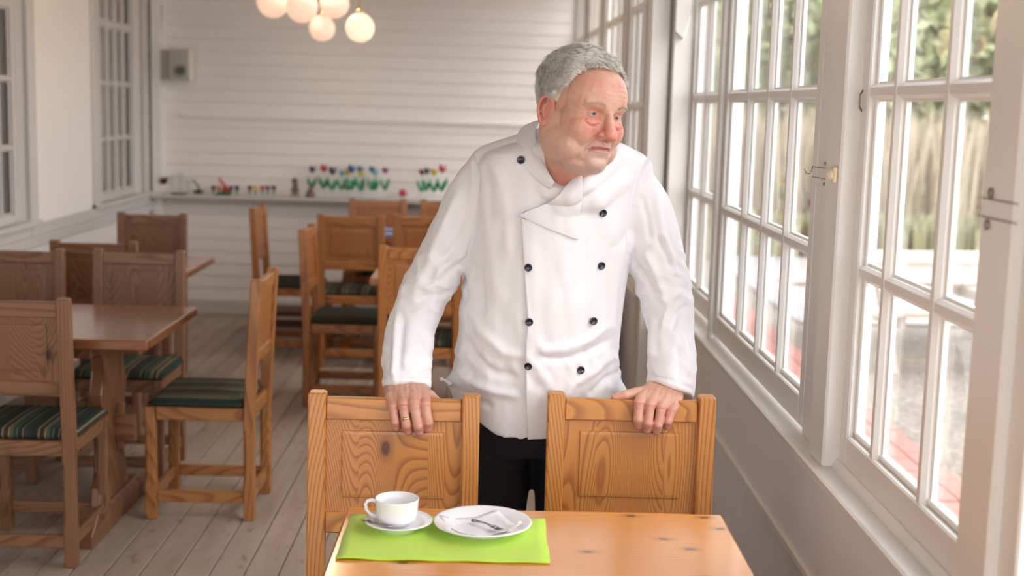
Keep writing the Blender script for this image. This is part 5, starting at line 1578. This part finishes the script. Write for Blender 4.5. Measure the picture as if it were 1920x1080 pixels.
# buttons
M_BTN = glossy('navy_button', (.006, .010, .022))
bt = MB().lathe([(0, -.001), (.0086, -.001), (.0092, .0008), (.0090, .0030), (.0078, .0040), (.0066, .0028), (.0, .0024)], 28)
btm = bt.mesh('button', M_BTN, True)
M_THREAD = plain('button_thread', (.12, .14, .17), .8)
thr = MB().box(-.0020, .0020, -.0006, .0006, .0022, .0034).box(-.0006, .0006, -.0020, .0020, .0022, .0034).mesh('thread', M_THREAD)
for (bx, by) in ((977, 300), (991, 501), (992, 603), (991, 685), (1130, 399), (1127, 498), (1111, 601), (1088, 693)):
    h, nr = cast(bx, by)
    if nr.y > 0: nr = -nr
    lift = .0055 if 985 < bx < 1115 else .0015
    nr = (nr + Vector((0, -.6, 0))).normalized()
    q = nr.to_track_quat('Z', 'Y')
    o = inst('button', btm, jacket); o.matrix_local = Matrix.Translation(h + nr * lift - MO) @ q.to_matrix().to_4x4()
    inst('thread', thr, o)
h, nr = cast(986, 404)
o = inst('button', btm, jacket); o.matrix_local = Matrix.Translation(h + Vector((0, -.003, 0)) - MO) @ Vector((0, -1, .1)).to_track_quat('Z', 'Y').to_matrix().to_4x4()
# knot of the jacket tie at the hip
hp_ = at(828, 711, 3.08); hq = at(846, 722, 3.07)
MB().tube([hq - MO, (hp_ + hq) / 2 - MO + Vector((0, 0, .003)), hp_ - MO], [.006, .0035, .0040], 8).ball(hp_ - MO, .0052).build('side_tie', M_COT, jacket, True)
# cuff folds on the sleeves
# wedding ring
a_, b_ = Vector(H1['mcps'][1]), Vector(H1['pips'][1])
c_ = a_.lerp(b_, .68); tq = (b_ - a_).to_track_quat('Z', 'Y')
rg = MB(); R_, r_ = .0114, .0012; g = {}
for i in range(32):
    for k in range(8):
        u = 2 * pi * i / 32; w = 2 * pi * k / 8
        g[i, k] = rg.bm.verts.new(((R_ + r_ * cos(w)) * cos(u), (R_ + r_ * cos(w)) * sin(u), 1.9 * r_ * sin(w)))
for i in range(32):
    for k in range(8): rg.bm.faces.new((g[i, k], g[(i + 1) % 32, k], g[(i + 1) % 32, (k + 1) % 8], g[i, (k + 1) % 8]))
ring = rg.build('wedding_ring', plain('gold', (.83, .58, .25), .2, 1.0), man, True)
ring.matrix_local = Matrix.Translation(c_ - MO) @ tq.to_matrix().to_4x4()

# ---------------------------------------------------------------- trousers and shoes
M_BLK = plain('black_cloth', (0.010, 0.011, 0.016), .85, noise_amt=.3, scale=30, bump=.3, bscale=400)
tr = MB()
wc = at(1000, 790, 3.18)
def tl(c, a, b): return (Vector(c), a, b)
def loft(m_, secs, n=32):
    RR_ = []
    for c, a, b in secs:
        RR_.append([m_.bm.verts.new((c[0] + a * cos(2 * pi * k / n), c[1] + b * sin(2 * pi * k / n), c[2])) for k in range(n)])
    for A_, B_ in zip(RR_, RR_[1:]):
        for k in range(n): m_.bm.faces.new((A_[k], A_[(k + 1) % n], B_[(k + 1) % n], B_[k]))
    m_.bm.faces.new(RR_[0][::-1]); m_.bm.faces.new(RR_[-1])
cx = wc.x
loft(tr, [((cx, 3.17, .95), .165, .13), ((cx, 3.18, .85), .178, .145), ((cx, 3.19, .76), .182, .14), ((cx, 3.19, .70), .175, .125)])
for q in (-1, 1):
    loft(tr, [((cx + q * .090, 3.19, .80), .09, .12), ((cx + q * .090, 3.19, .70), .092, .110), ((cx + q * .090, 3.19, .63), .0872, .100), ((cx + q * .092, 3.19, .52), .0815, .094), ((cx + q * .105, 3.20, .40), .073, .082), ((cx + q * .118, 3.22, .20), .066, .075), ((cx + q * .126, 3.22, .035), .066, .08)])
tm = voxel(tr, .006, 3, .6)
a = get_co(tm); no = get_no(tm)
d = np.array([noise.noise(Vector((v[0] * 22, v[1] * 22, v[2] * 9))) for v in a]) * .005
set_co(tm, a + no * d[:, None]); tm.materials.append(M_BLK)
mobj('trousers', tm)
M_SHOE = plain('black_leather', (.012, .011, .011), .35)
for s, ox in ((-1, cx - .128), (1, cx + .133)):
    sh = MB()
    sh.ball((ox, 3.19, .045), 1, (.048, .12, .050), 20, 12).ball((ox + s * .006, 3.09, .032), 1, (.050, .075, .034), 20, 12).ball((ox, 3.25, .06), 1, (.042, .05, .06), 16, 12)
    sm_ = voxel(sh, .005, 2)
    aa = get_co(sm_); aa[:, 2] = np.maximum(aa[:, 2], .012); set_co(sm_, aa); sm_.materials.append(M_SHOE)
    o = mobj('shoe', sm_)
    MB().prism([(ox - .046 - MO.x, 3.27 - MO.y), (ox - .050 - MO.x, 3.10 - MO.y), (ox - .03 - MO.x, 3.03 - MO.y), (ox + .03 - MO.x, 3.03 - MO.y), (ox + .050 - MO.x, 3.10 - MO.y), (ox + .046 - MO.x, 3.27 - MO.y)], 0, .014, 'z').build('sole', M_SHOE, o)
